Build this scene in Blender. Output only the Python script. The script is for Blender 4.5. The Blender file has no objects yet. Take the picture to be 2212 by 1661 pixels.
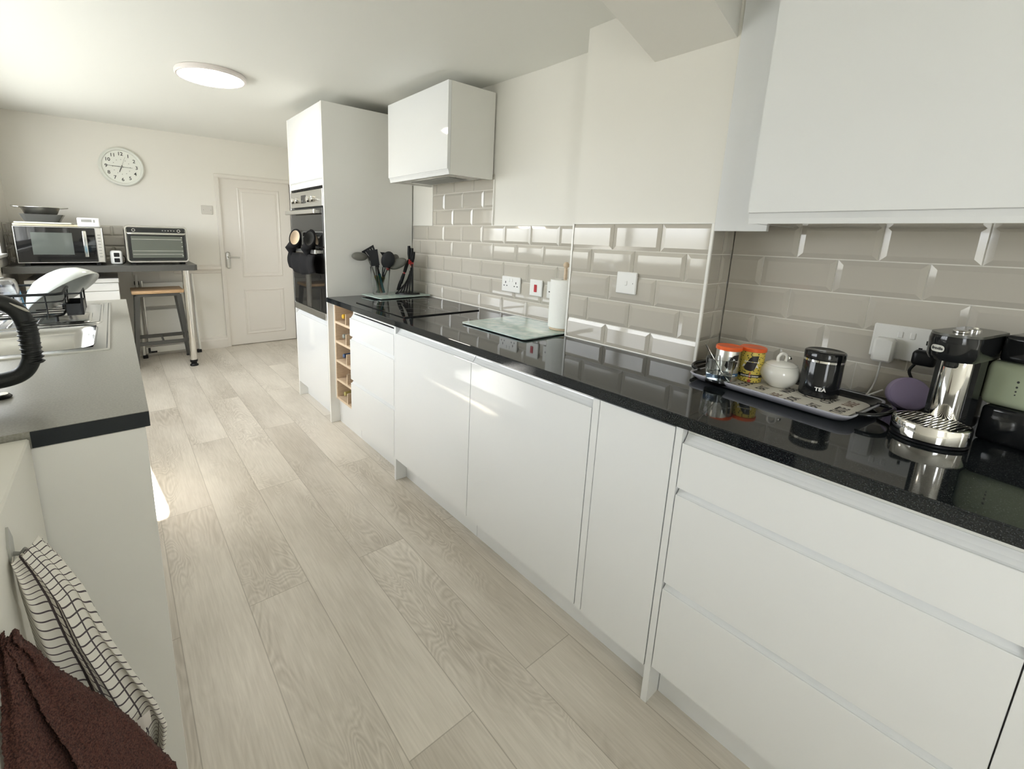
import bpy, bmesh, math, random
from mathutils import Vector, Matrix, noise
random.seed(7)
C = bpy.context.scene.collection
PI = math.pi

# ------------------------------------------------------------------ camera
W, H = 2212, 1661
CAM = Vector((-1.0998, -0.6962, 1.3426))
yaw, pit, rol = map(math.radians, (38.2778, -11.7524, 1.7441))
fw = Vector((math.sin(yaw)*math.cos(pit), math.cos(yaw)*math.cos(pit), math.sin(pit)))
rt = Vector((math.cos(yaw), -math.sin(yaw), 0)); up = rt.cross(fw)
r2 = rt*math.cos(rol) + up*math.sin(rol); u2 = -rt*math.sin(rol) + up*math.cos(rol)
cd = bpy.data.cameras.new('camera'); cam = bpy.data.objects.new('camera', cd); C.objects.link(cam)
M = Matrix((r2, u2, -fw)).transposed().to_4x4(); M.translation = CAM
cam.matrix_world = M
cd.sensor_width = 36; cd.sensor_fit = 'HORIZONTAL'; cd.lens = 36*960.24/W
cd.shift_x = 98.4/W; cd.shift_y = -120.0/W
cd.clip_start = 0.02; cd.clip_end = 100
bpy.context.scene.camera = cam

# ------------------------------------------------------------------ world, sun, view
sc = bpy.context.scene
world = bpy.data.worlds.new('sky'); sc.world = world; world.use_nodes = True
bg = world.node_tree.nodes['Background']
bg.inputs[1].default_value = 9.6
_w = world.node_tree; _tc = _w.nodes.new('ShaderNodeTexCoord'); _sp = _w.nodes.new('ShaderNodeSeparateXYZ'); _rp = _w.nodes.new('ShaderNodeValToRGB')
_w.links.new(_tc.outputs['Generated'], _sp.inputs[0]); _w.links.new(_sp.outputs[2], _rp.inputs[0]); _w.links.new(_rp.outputs[0], bg.inputs[0])
_rp.color_ramp.elements[0].position = .0; _rp.color_ramp.elements[0].color = (.58,.59,.56,1)      # garden below the horizon
_rp.color_ramp.elements[1].position = .03; _rp.color_ramp.elements[1].color = (.93,.97,1.0,1)    # bright overcast sky
sun = bpy.data.lights.new('sun', 'SUN'); sun.energy = 700; sun.angle = math.radians(0.6); sun.color = (1, .96, .88)
so = bpy.data.objects.new('sun', sun); C.objects.link(so)
so.rotation_euler = Vector((-.50, 5.3, -1.8)).to_track_quat('-Z', 'Y').to_euler()
sc.view_settings.view_transform = 'Standard'; sc.view_settings.look = 'None'
sc.view_settings.exposure = 0.32; sc.view_settings.gamma = 1.0; sc.view_settings.use_curve_mapping = False
sc.cycles.max_bounces = 10; sc.cycles.diffuse_bounces = 6; sc.cycles.glossy_bounces = 5
sc.cycles.transmission_bounces = 8; sc.cycles.transparent_max_bounces = 10
sc.cycles.use_denoising = True; sc.cycles.sample_clamp_indirect = 6
sc.cycles.caustics_reflective = False; sc.cycles.caustics_refractive = False

# key dimensions
XD, XF, XA, XB = 0.008, 0.675, 0.664, 0.492
YBL, YT, YW, HT = 0.588, 2.243, 4.972, 2.146
XLW, YR = -1.81, -3.2
ROWS = [0.91, 0.9994, 1.1019, 1.2044, 1.3069, 1.4094, 1.5119, 1.6144, 1.7169]
WT = 0.91
def zceil(y): return 2.174 + max(0, y-1.0)*0.0288

# sink window and added openings (daylight portals)
def portal(loc, rot, sx, sy):
    l = bpy.data.lights.new('daylight_portal', 'AREA'); l.shape = 'RECTANGLE'; l.size = sx; l.size_y = sy
    l.cycles.is_portal = True
    o = bpy.data.objects.new('daylight_portal', l); C.objects.link(o); o.location = loc; o.rotation_euler = rot
WIN1 = (1.05, 4.4, 1.10, 1.92)      # left wall, above the sink: y0 y1 z0 z1
ADDED_OPEN2 = (-2.7, -1.75, 0.12, 2.04)     # left wall, unseen opening added to light the near drawers and worktop
SUN_SLOT = (-0.655, -0.550, 1.66, 2.10)    # rear wall, unseen slot added to narrow the sun beam: x0 x1 z0 z1
ADDED_OPEN4 = (-2.70, -1.95, 0.15, 2.02)     # right wall, unseen opening added to brighten the near left panel and ledge
portal((.95, (ADDED_OPEN4[0]+ADDED_OPEN4[1])/2, (ADDED_OPEN4[2]+ADDED_OPEN4[3])/2), (0, PI/2, 0), ADDED_OPEN4[3]-ADDED_OPEN4[2], ADDED_OPEN4[1]-ADDED_OPEN4[0])
for y0, y1, z0, z1 in (WIN1, ADDED_OPEN2):
    portal((XLW-0.05, (y0+y1)/2, (z0+z1)/2), (0, -PI/2, 0), z1-z0, y1-y0)

# ------------------------------------------------------------------ materials
def mat(name, col=(.8,.8,.8), rough=.5, metal=0, coat=0, spec=.5, trans=0, ior=1.45, emit=None, alpha=1):
    m = bpy.data.materials.new(name); m.use_nodes = True
    b = m.node_tree.nodes['Principled BSDF']
    b.inputs['Base Color'].default_value = (*col, 1); b.inputs['Roughness'].default_value = rough
    b.inputs['Metallic'].default_value = metal; b.inputs['IOR'].default_value = ior
    b.inputs['Coat Weight'].default_value = coat; b.inputs['Coat Roughness'].default_value = .03
    b.inputs['Specular IOR Level'].default_value = spec; b.inputs['Transmission Weight'].default_value = trans
    b.inputs['Alpha'].default_value = alpha
    if emit: b.inputs['Emission Color'].default_value = (*emit[0], 1); b.inputs['Emission Strength'].default_value = emit[1]
    return m
def N(m, t, **k):
    n = m.node_tree.nodes.new(t)
    for a, v in k.items(): setattr(n, a, v)
    return n
def L(m, a, b): m.node_tree.links.new(a, b)
def noise_bump(m, scale, strength, dist=.001, detail=3, colmix=None, stretch=(1,1,1), coord='Object'):
    b = m.node_tree.nodes['Principled BSDF']
    tc = N(m, 'ShaderNodeTexCoord'); mp = N(m, 'ShaderNodeMapping'); mp.inputs['Scale'].default_value = stretch
    n = N(m, 'ShaderNodeTexNoise'); n.inputs['Scale'].default_value = scale; n.inputs['Detail'].default_value = detail
    L(m, tc.outputs[coord], mp.inputs[0]); L(m, mp.outputs[0], n.inputs['Vector'])
    if strength:
        bu = N(m, 'ShaderNodeBump'); bu.inputs['Strength'].default_value = strength; bu.inputs['Distance'].default_value = dist
        L(m, n.outputs[0], bu.inputs['Height']); L(m, bu.outputs[0], b.inputs['Normal'])
    if colmix:
        r = N(m, 'ShaderNodeValToRGB'); L(m, n.outputs[0], r.inputs[0]); L(m, r.outputs[0], b.inputs['Base Color'])
        e = r.color_ramp.elements
        e[0].position = colmix[0][0]; e[0].color = (*colmix[0][1], 1); e[1].position = colmix[1][0]; e[1].color = (*colmix[1][1], 1)
    return m

paint = noise_bump(mat('wall_paint', (.80,.785,.735), .55), 60, .06)
ceilp = noise_bump(mat('ceiling_paint', (.83,.83,.79), .6), 14, .1, .004)
farpaint = noise_bump(mat('far_wall_paint', (.79,.765,.71), .55), 60, .06)
gloss = mat('white_gloss_lacquer', (.79,.805,.815), .05, coat=.5)
satin = mat('white_satin_panel', (.80,.795,.765), .35)
doorp = mat('white_eggshell', (.75,.715,.665), .35)
plasticw = mat('white_plastic', (.82,.82,.80), .25)
tile_m = mat('greige_tile_glaze', (.51,.48,.42), .07, coat=.4)
noise_bump(tile_m, 9, .12, .003, 2)
grout = mat('light_grout', (.78,.76,.70), .8)
trimw = mat('white_tile_trim', (.85,.84,.80), .25)
granite = mat('black_granite', (.010,.012,.014), .045, spec=.55)
noise_bump(granite, 420, 0, colmix=((.55,(.006,.008,.010)),(.8,(.11,.12,.12))))
graylam = mat('charcoal_laminate', (.05,.05,.048), .3, spec=.7)
noise_bump(graylam, 300, .15, .0005, colmix=((.35,(.045,.045,.042)),(.75,(.11,.108,.098))))
sheenlam = mat('laminate_with_sheen', (.2,.2,.18), .28, spec=.7)  # dark laminate; its window sheen is put into a paler base colour
noise_bump(sheenlam, 260, .15, .0005, colmix=((.35,(.215,.21,.18)),(.75,(.31,.30,.265))))
blackedge = mat('black_edge_band', (.006,.010,.014), .45)
steel = mat('brushed_steel', (.62,.61,.58), .28, 1)
sinksteel = mat('sink_steel', (.70,.70,.69), .2, 1)
chrome = mat('chrome', (.82,.81,.78), .08, 1)
blackglass = mat('black_glass', (.01,.01,.01), .03, spec=.6)
blackpl = mat('black_plastic', (.009,.009,.010), .35, spec=.3)
blackgl = mat('black_gloss_plastic', (.01,.011,.012), .1)
dark = mat('dark_void', (.02,.02,.018), .7)
greypl = mat('grey_plastic', (.30,.30,.28), .35)
rubber = noise_bump(mat('black_rubber', (.012,.014,.014), .5), 300, .3)
oak = noise_bump(mat('oak', (.6,.42,.26), .45), 30, .1, colmix=((.3,(.56,.43,.30)),(.7,(.68,.55,.41))), stretch=(1,1,8))
pine = noise_bump(mat('pine_seat', (.6,.4,.2), .4), 25, .05, colmix=((.3,(.52,.33,.17)),(.7,(.68,.46,.26))), stretch=(1,6,6))
darksteel = mat('gunmetal_paint', (.09,.09,.085), .4, .6)
glass = mat('clear_glass', (.96,.98,.97), .02, trans=1, ior=1.45)
bevglass = mat('frosted_green_glass', (.62,.76,.71), .12, trans=.25, ior=1.4)
noise_bump(bevglass, 22, 0, colmix=((.35,(.50,.68,.62)),(.65,(.74,.84,.79))))
paper = noise_bump(mat('kitchen_paper', (.86,.86,.83), .9), 140, .5, .002)
orange = mat('orange_lid', (.80,.13,.03), .3)
lilac = noise_bump(mat('lilac_fabric', (.36,.30,.47), .8), 600, .3)
ceramic = mat('white_ceramic', (.83,.82,.77), .08, coat=.5)
bowlm = mat('white_bowl_glaze', (.80,.84,.82), .1, coat=.5)
lampem = mat('lamp_diffuser', (1,1,1), .5, emit=((1.0,.91,.76), 24))
roughw = mat('cream_boxing', (.78,.76,.69), .5)
clearpl = mat('clear_plastic', (.93,.95,.97), .05, trans=.9, ior=1.2)
pane_m = bpy.data.materials.new('window_glass'); pane_m.use_nodes = True
nt = pane_m.node_tree; nt.nodes.clear()
_o = nt.nodes.new('ShaderNodeOutputMaterial'); _t = nt.nodes.new('ShaderNodeBsdfTransparent'); _g = nt.nodes.new('ShaderNodeBsdfGlossy')
_g.inputs['Roughness'].default_value = .02; _mx = nt.nodes.new('ShaderNodeMixShader'); _mx.inputs[0].default_value = .06
nt.links.new(_t.outputs[0], _mx.inputs[1]); nt.links.new(_g.outputs[0], _mx.inputs[2]); nt.links.new(_mx.outputs[0], _o.inputs[0])

def floor_mat():
    m = mat('oak_effect_planks', (.6,.54,.46), .33)
    b = m.node_tree.nodes['Principled BSDF']
    tc = N(m, 'ShaderNodeTexCoord'); sep = N(m, 'ShaderNodeSeparateXYZ'); L(m, tc.outputs['Object'], sep.inputs[0])
    def mth(op, a, bb=None, c=None):
        n = N(m, 'ShaderNodeMath', operation=op)
        for i, v in enumerate((a, bb, c)):
            if v is None: continue
            if isinstance(v, (int, float)): n.inputs[i].default_value = v
            else: L(m, v, n.inputs[i])
        return n.outputs[0]
    x, y = sep.outputs[0], sep.outputs[1]
    w, ln = .2135, 1.54
    row = mth('FLOOR', mth('DIVIDE', mth('ADD', x, .844), w))
    odd = mth('MODULO', mth('ADD', row, 100), 2)
    yy = mth('SUBTRACT', mth('SUBTRACT', y, .853), mth('MULTIPLY', odd, -.77))
    colm = mth('FLOOR', mth('DIVIDE', yy, ln))
    fx = mth('FRACT', mth('DIVIDE', mth('ADD', x, .844), w)); fy = mth('FRACT', mth('DIVIDE', yy, ln))
    idv = N(m, 'ShaderNodeCombineXYZ'); L(m, row, idv.inputs[0]); L(m, colm, idv.inputs[1])
    wn = N(m, 'ShaderNodeTexWhiteNoise', noise_dimensions='2D'); L(m, idv.outputs[0], wn.inputs['Vector'])
    off = N(m, 'ShaderNodeVectorMath', operation='SCALE'); L(m, wn.outputs['Color'], off.inputs[0]); off.inputs['Scale'].default_value = 37
    add = N(m, 'ShaderNodeVectorMath', operation='ADD'); L(m, tc.outputs['Object'], add.inputs[0]); L(m, off.outputs[0], add.inputs[1])
    def stretched(sx, sy, scale, detail, dist=0, rough=.5):
        mp = N(m, 'ShaderNodeMapping'); mp.inputs['Scale'].default_value = (sx, sy, 1); L(m, add.outputs[0], mp.inputs[0])
        n = N(m, 'ShaderNodeTexNoise'); n.inputs['Scale'].default_value = scale; n.inputs['Detail'].default_value = detail
        n.inputs['Distortion'].default_value = dist; n.inputs['Roughness'].default_value = rough
        L(m, mp.outputs[0], n.inputs['Vector']); return n.outputs[0]
    big = stretched(1, .28, 7, 2, .6)
    rings = mth('ABSOLUTE', mth('SUBTRACT', mth('FRACT', mth('MULTIPLY', big, 26)), .5))   # cathedral loops
    fine = stretched(1, .06, 160, 4)
    cloud = stretched(1, .35, 3.2, 3)
    mask = mth('SMOOTHSTEP' if False else 'MULTIPLY', stretched(1, .3, 4, 1), 1)
    mr = N(m, 'ShaderNodeMapRange'); L(m, mask, mr.inputs[0]); mr.inputs[1].default_value = .48; mr.inputs[2].default_value = .62
    g = mth('MULTIPLY', mth('MULTIPLY', rings, mr.outputs[0]), .55)
    v = mth('ADD', mth('ADD', mth('MULTIPLY', cloud, .75), mth('MULTIPLY', fine, .40)), mth('MULTIPLY', g, -.8))
    v = mth('ADD', v, mth('MULTIPLY', mth('SUBTRACT', wn.outputs['Value'], .5), .09))
    rp = N(m, 'ShaderNodeValToRGB'); L(m, v, rp.inputs[0])
    e = rp.color_ramp.elements; e[0].position = .25; e[0].color = (.42,.375,.315,1); e[1].position = .80; e[1].color = (.76,.71,.635,1)
    # joints
    jx = mth('LESS_THAN', mth('MINIMUM', fx, mth('SUBTRACT', 1, fx)), .0075)
    jy = mth('LESS_THAN', mth('MINIMUM', fy, mth('SUBTRACT', 1, fy)), .0010)
    j = mth('MAXIMUM', jx, jy)
    mx = N(m, 'ShaderNodeMix', data_type='RGBA'); L(m, mth('MULTIPLY', j, .45), mx.inputs[0]); L(m, rp.outputs[0], mx.inputs[6])
    mx.inputs[7].default_value = (.20,.17,.13,1); L(m, mx.outputs[2], b.inputs['Base Color'])
    bu = N(m, 'ShaderNodeBump'); bu.inputs['Strength'].default_value = .25; bu.inputs['Distance'].default_value = .001
    L(m, v, bu.inputs['Height']); L(m, bu.outputs[0], b.inputs['Normal'])
    return m

# ------------------------------------------------------------------ mesh helpers
def root_of(o):
    while o.parent: o = o.parent
    return o
LEFT = Matrix.Translation(CAM) @ Matrix.Scale(.873, 4) @ Matrix.Translation(-CAM)   # places the left worktop group
GT = None
def obj(name, bm, m, parent=None, smooth=False, local=False):
    me = bpy.data.meshes.new(name)
    if GT is not None: bmesh.ops.transform(bm, matrix=GT, verts=bm.verts)
    if parent is not None and not local:
        bmesh.ops.transform(bm, matrix=MW[root_of(parent).name].inverted(), verts=bm.verts)
    bmesh.ops.recalc_face_normals(bm, faces=bm.faces)
    bm.to_mesh(me); bm.free()
    for mm in (m if isinstance(m, (list, tuple)) else [m]): me.materials.append(mm)
    if smooth:
        for p in me.polygons: p.use_smooth = True
        if smooth != 'all':
            me.set_sharp_from_angle(angle=math.radians(38))
    o = bpy.data.objects.new(name, me); C.objects.link(o)
    if parent is not None: o.parent = parent
    MW.setdefault(o.name, Matrix())
    return o
MW = {}
def tag(o, label=None, cat=None, group=None, kind=None):
    if label: o['label'] = label
    if cat: o['category'] = cat
    if group: o['group'] = group
    if kind: o['kind'] = kind
    return o
def thing(name, label, cat, loc=(0,0,0), rz=0, group=None):
    o = bpy.data.objects.new(name, None); C.objects.link(o)
    o.location = loc; o.rotation_euler = (0,0,rz); o.empty_display_size = .05
    MW[o.name] = Matrix.Translation(loc) @ Matrix.Rotation(rz, 4, 'Z')
    return tag(o, label, cat, group)
def struct(name, bm, m, parent=None, smooth=False, label=None):
    o = obj(name, bm, m, parent, smooth)
    if parent is None: o['kind'] = 'structure'
    if label: o['label'] = label
    return o
def box(bm, x0, x1, y0, y1, z0, z1, bev=0, seg=1, mi=0):
    x0, x1 = sorted((x0, x1)); y0, y1 = sorted((y0, y1)); z0, z1 = sorted((z0, z1))
    vs = [bm.verts.new((x, y, z)) for x in (x0, x1) for y in (y0, y1) for z in (z0, z1)]
    fs = [bm.faces.new([vs[i] for i in q]) for q in ((0,1,3,2),(4,6,7,5),(0,4,5,1),(2,3,7,6),(0,2,6,4),(1,5,7,3))]
    for f in fs: f.material_index = mi
    if bev:
        es = list({e for f in fs for e in f.edges})
        r = bmesh.ops.bevel(bm, geom=es, offset=bev, segments=seg, profile=.5, affect='EDGES')
        for f in r['faces']: f.material_index = mi
    return vs
def B(*a, **k):
    bm = bmesh.new(); box(bm, *a, **k); return bm
def prism(bm, pts, axis, a0, a1, mi=0):
    """pts: closed 2D profile; axis x: (y,z), y: (x,z), z: (x,y)"""
    def mk(p, a):
        return {'x': (a, p[0], p[1]), 'y': (p[0], a, p[1]), 'z': (p[0], p[1], a)}[axis]
    A = [bm.verts.new(mk(p, a0)) for p in pts]; Bv = [bm.verts.new(mk(p, a1)) for p in pts]
    n = len(pts); fs = [bm.faces.new(A), bm.faces.new(Bv[::-1])]
    for i in range(n): fs.append(bm.faces.new((A[i], Bv[i], Bv[(i+1) % n], A[(i+1) % n])))
    for f in fs: f.material_index = mi
    return fs
def lathe(bm, prof, c=(0,0,0), seg=40, axis='z', mi=0, closed=False):
    """prof: list of (r, h)"""
    rings = []
    for r, h in prof:
        ring = []
        for i in range(seg):
            a = 2*PI*i/seg; p = (r*math.cos(a), r*math.sin(a), h)
            if axis == 'x': p = (p[2], p[0], p[1])
            elif axis == 'y': p = (p[0], p[2], p[1])
            ring.append(bm.verts.new((c[0]+p[0], c[1]+p[1], c[2]+p[2])))
        rings.append(ring)
    for k in range(len(rings)-1):
        for i in range(seg):
            f = bm.faces.new((rings[k][i], rings[k][(i+1) % seg], rings[k+1][(i+1) % seg], rings[k+1][i])); f.material_index = mi
    if closed:
        for i in range(seg):
            f = bm.faces.new((rings[-1][i], rings[-1][(i+1) % seg], rings[0][(i+1) % seg], rings[0][i])); f.material_index = mi
    else:
        for ring, fl in ((rings[0], 1), (rings[-1], 0)):
            f = bm.faces.new(ring[::-1] if fl else ring); f.material_index = mi
    return rings
def cyl(bm, r, c, h, seg=32, axis='z', bev=.0, mi=0):
    pr = [(r, 0), (r, h)] if not bev else [(r-bev, 0), (r, bev), (r, h-bev), (r-bev, h)]
    lathe(bm, pr, c, seg, axis, mi)
def smooth_path(pts, n=6, closed=False):
    pts = [Vector(p) for p in pts]; out = []
    m = len(pts); rng = range(m if closed else m-1)
    for i in rng:
        p1, p2 = pts[i], pts[(i+1) % m]
        p0 = pts[i-1] if (i > 0 or closed) else p1; p3 = pts[(i+2) % m] if (closed or i+2 < m) else p2
        for k in range(n):
            t = k/n
            out.append(.5*((2*p1)+(-p0+p2)*t+(2*p0-5*p1+4*p2-p3)*t*t+(-p0+3*p1-3*p2+p3)*t**3))
    if not closed: out.append(pts[-1])
    return out
def tube(bm, pts, r, seg=10, closed=False, mi=0, flat=None):
    pts = [Vector(p) for p in pts]; n = len(pts); rings = []
    rr = r if isinstance(r, (list, tuple)) else [r]*n
    prev = None
    for i, p in enumerate(pts):
        a = pts[i-1] if (i > 0 or closed) else p; b = pts[(i+1) % n] if (closed or i < n-1) else p
        t = (b-a).normalized()
        if prev is None:
            ref = Vector((0,0,1)) if abs(t.z) < .9 else Vector((1,0,0)); s = t.cross(ref).normalized()
        else:
            s = (prev - t*prev.dot(t)).normalized()
        prev = s; q = t.cross(s)
        k1, k2 = flat if flat else (1, 1)
        rings.append([bm.verts.new(p + (s*math.cos(2*PI*j/seg)*k1 + q*math.sin(2*PI*j/seg)*k2)*rr[i]) for j in range(seg)])
    m = n if closed else n-1
    for i in range(m):
        A, Bq = rings[i], rings[(i+1) % n]
        for j in range(seg):
            f = bm.faces.new((A[j], A[(j+1) % seg], Bq[(j+1) % seg], Bq[j])); f.material_index = mi
    if not closed:
        bm.faces.new(rings[0][::-1]).material_index = mi; bm.faces.new(rings[-1]).material_index = mi
def T(*pts, r=.005, seg=10, closed=False, n=0):
    bm = bmesh.new(); tube(bm, smooth_path(pts, n, closed) if n else pts, r, seg, closed); return bm
def grid_surface(bm, fn, nu, nv, uv=True):
    vs = [[bm.verts.new(fn(i/nu, j/nv)) for j in range(nv+1)] for i in range(nu+1)]
    lay = bm.loops.layers.uv.verify() if uv else None
    for i in range(nu):
        for j in range(nv):
            f = bm.faces.new((vs[i][j], vs[i+1][j], vs[i+1][j+1], vs[i][j+1]))
            if uv:
                for l, (a, b) in zip(f.loops, ((i,j),(i+1,j),(i+1,j+1),(i,j+1))): l[lay].uv = (a/nu, b/nv)
def text_bm(s, size, mapf, extr=.0006, bold=0, res=3):
    """text outline as a mesh; mapf(x, y, d) -> world/local point, centred on the text"""
    cu = bpy.data.curves.new('t', 'FONT'); cu.body = s; cu.size = size; cu.align_x = 'CENTER'; cu.align_y = 'CENTER'
    cu.extrude = extr; cu.offset = bold; cu.resolution_u = res
    ob = bpy.data.objects.new('t', cu); C.objects.link(ob)
    me = bpy.data.meshes.new_from_object(ob, depsgraph=bpy.context.evaluated_depsgraph_get())
    bpy.data.objects.remove(ob)
    bm = bmesh.new(); bm.from_mesh(me); bpy.data.meshes.remove(me)
    for v in bm.verts: v.co = mapf(v.co.x, v.co.y, v.co.z)
    return bm
def merge(dst, src):
    me = bpy.data.meshes.new('tmp'); src.to_mesh(me); src.free(); dst.from_mesh(me); bpy.data.meshes.remove(me)
def bool_free_wall(bm, ax, pos0, pos1, a0, a1, z0, z1, holes):
    """wall slab with rectangular holes. ax 'x': slab x in pos0..pos1, running along y; 'y': the other way"""
    hs = sorted(holes); cur = a0
    def bx(a, b, c, d):
        if b-a < 1e-5 or d-c < 1e-5: return
        if ax == 'x': box(bm, pos0, pos1, a, b, c, d)
        else: box(bm, a, b, pos0, pos1, c, d)
    for h0, h1, k0, k1 in hs:
        bx(cur, h0, z0, z1); bx(h0, h1, z0, k0); bx(h0, h1, k1, z1); cur = h1
    bx(cur, a1, z0, z1)

# ------------------------------------------------------------------ room shell
struct('floor', B(XLW-.2, 1.1, YR-.2, YW+.2, -.05, 0), floor_mat())
bm = bmesh.new()
prism(bm, [(YR-.2, 2.174), (1.0, 2.174), (YW+.2, zceil(YW+.2)), (YW+.2, 2.5), (YR-.2, 2.5)], 'x', XLW-.2, 1.1)
ceiling = struct('ceiling', bm, ceilp)
bm = bmesh.new()
box(bm, .683, .9, YBL, YW+.1, 0, 2.45)
wall_right = struct('wall_right', bm, paint)
bm = bmesh.new(); bool_free_wall(bm, 'x', .672, .9, YR, 0, 0, 2.45, [ADDED_OPEN4])
wall_alcove = struct('wall_right_alcove', bm, paint)
bm = bmesh.new(); box(bm, .499, .9, .007, YBL, 0, 2.45); box(bm, .4985, .9, -.0015, .0069, 1.4128, 2.45)
wall_breast = struct('wall_right_chimney_breast', bm, paint)
bm = bmesh.new(); bool_free_wall(bm, 'y', YW, YW+.12, XLW-.1, .9, 0, 2.45, [(-.134, .625, 0, 1.89)])
wall_far = struct('wall_far', bm, farpaint)
bm = bmesh.new(); bool_free_wall(bm, 'x', XLW-.22, XLW, YR-.1, YW+.1, 0, 2.45, [WIN1, ADDED_OPEN2])
wall_left = struct('wall_left', bm, farpaint)
bm = bmesh.new(); bool_free_wall(bm, 'y', YR-.15, YR, XLW-.1, 1.0, 0, 2.45, [SUN_SLOT])
wall_rear = struct('wall_rear', bm, paint)
# sloping boxed-in bracket between the chimney breast and the ceiling
bm = bmesh.new(); prism(bm, [(.4995, 1.974), (.4995, 2.2), (-.30, 2.2)], 'y', .012, .285)
struct('trim_1', bm, paint)
# low boxed ledge near the viewpoint, left
struct('wall_left_ledge', B(XLW, -1.260, YR, .398, 0, .953, bev=.003), roughw)

# sink window, plus the openings added for light
def window(name, y0, y1, z0, z1, mull, xx=XLW-.16):
    bm = bmesh.new(); t = .05
    for a, b, c, d in ((y0, y1, z0, z0+t), (y0, y1, z1-t, z1), (y0, y0+t, z0, z1), (y1-t, y1, z0, z1)):
        box(bm, xx, xx+.06, a, b, c, d)
    for q in mull: box(bm, xx, xx+.06, q-.03, q+.03, z0, z1)
    w = struct(name, bm, plasticw)
    obj('pane', B(xx+.028, xx+.032, y0+t, y1-t, z0+t, z1-t), pane_m, w)
    return w
window('window_1', *WIN1, (1.85, 2.7, 3.55)); window('added_opening_2', *ADDED_OPEN2, (-1.85,))
window('added_opening_4', *ADDED_OPEN4, (-2.32,), .80)
bm = bmesh.new(); x0, x1, z0, z1 = SUN_SLOT
for a, b, c, d in ((x0, x1, z0, z0+.02), (x0, x1, z1-.02, z1), (x0, x0+.02, z0, z1), (x1-.02, x1, z0, z1)):
    box(bm, a, b, YR-.1, YR-.05, c, d)
w3 = struct('added_sun_slot', bm, plasticw); obj('pane', B(x0+.02, x1-.02, YR-.078, YR-.072, z0+.02, z1-.02), pane_m, w3)
struct('trim_2', B(XLW-.10, XLW+.03, WIN1[0]-.05, WIN1[1]+.05, WIN1[2]-.025, WIN1[2], bev=.004), plasticw)

# tiles -------------------------------------------------------------
def tiles(bm, f, s0, s1, rows, phases, tl=.2025, first=0):
    """f(s, z, d) -> point, d = distance out of the wall from the tile face backwards (0 = face)"""
    g = .0016
    def quad(a, b, c, d, mi):
        fc = bm.faces.new([bm.verts.new(p) for p in (a, b, c, d)]); fc.material_index = mi
    quad(f(s0, rows[0], .006), f(s1, rows[0], .006), f(s1, rows[-1], .006), f(s0, rows[-1], .006), 1)
    for k in range(len(rows)-1):
        z0, z1 = rows[k]+g, rows[k+1]-g; ph = phases[k % 2]
        n0 = math.floor((s0-ph)/tl); s = ph+n0*tl
        while s < s1-1e-6:
            a, b = max(s, s0), min(s+tl, s1); bl, br = (s >= s0-1e-6), (s+tl <= s1+1e-6)
            s += tl
            if b-a < .012: continue
            a += g; b -= g; i = .0145
            O = [f(a, z0, .004), f(b, z0, .004), f(b, z1, .004), f(a, z1, .004)]
            ia = a+(i if bl else 0); ib = b-(i if br else 0)
            full = (rows[k+1]-rows[k]) > .085
            iz0 = z0+(i if (full or k > 0) else .0); iz1 = z1-(i if full else 0)
            if k == 0 and not full: iz0, iz1 = z0, z1-i
            if ib-ia < .004: continue
            I = [f(ia, iz0, 0), f(ib, iz0, 0), f(ib, iz1, 0), f(ia, iz1, 0)]
            BO = [f(a, z0, .0065), f(b, z0, .0065), f(b, z1, .0065), f(a, z1, .0065)]
            vo = [bm.verts.new(p) for p in O]; vi = [bm.verts.new(p) for p in I]; vb = [bm.verts.new(p) for p in BO]
            bm.faces.new(vi)
            for q in range(4):
                bm.faces.new((vo[q], vo[(q+1) % 4], vi[(q+1) % 4], vi[q]))
                bm.faces.new((vb[q], vb[(q+1) % 4], vo[(q+1) % 4], vo[q]))
def tile_part(f, s0, s1, rows, ph, parent, label=None):
    bm = bmesh.new(); tiles(bm, f, s0, s1, rows, ph)
    me_o = obj('tiled_splashback', bm, [tile_m, grout], parent)
    if label: me_o['label'] = label
    return me_o
h = .10125
tile_part(lambda s, z, d: (XF+d, s, z), YBL, YT, ROWS[:6], (.8211, .8211+h), wall_right)
tile_part(lambda s, z, d: (XF+d, s, z), 1.338, 1.972, ROWS[5:8]+[1.70], (.8211+h, .8211), wall_right)
tile_part(lambda s, z, d: (XB+d, s, z), .006, YBL-.004, ROWS[:6], (.1817, .079), wall_breast)
tile_part(lambda s, z, d: (XA+d, s, z), -1.7, -.001, ROWS[:6], (-.6024, -.509), wall_alcove)
bm = bmesh.new(); tiles(bm, lambda s, z, d: (s, d, z), XB+.004, XA, ROWS[:6], (XB-.1, XB-.1))
obj('tiled_return', bm, [tile_m, grout], wall_breast)
bm = bmesh.new()
box(bm, XB-.003, XB+.007, -.003, .007, WT, 1.4125, bev=.002, seg=2); box(bm, XB-.003, XB+.01, 0, YBL, 1.4094, 1.4125)
box(bm, XB-.003, .683, YBL-.005, YBL+.003, WT, 1.4125)
box(bm, .6735, .685, YBL, 1.34, 1.4094, 1.4125); box(bm, .6735, .685, 1.972, YT, 1.4094, 1.4125)
box(bm, .672, .685, 1.333, 1.339, 1.41, 1.67); box(bm, .673, .685, 1.971, 1.975, 1.41, 1.67)
struct('trim_3', bm, trimw)
frows = [.99, 1.04, 1.142, 1.245, 1.345]
bm = bmesh.new(); tiles(bm, lambda s, z, d: (s, YW-.008+d, z), XLW+.007, -.62, frows, (-1.2, -1.1)); obj('tiled_splashback', bm, [tile_m, grout], wall_far)
bm = bmesh.new(); tiles(bm, lambda s, z, d: (XLW+.008-d, s, z), 4.62, YW-.007, frows, (-1.2, -1.1)); obj('tiled_splashback', bm, [tile_m, grout], wall_left)

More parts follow.
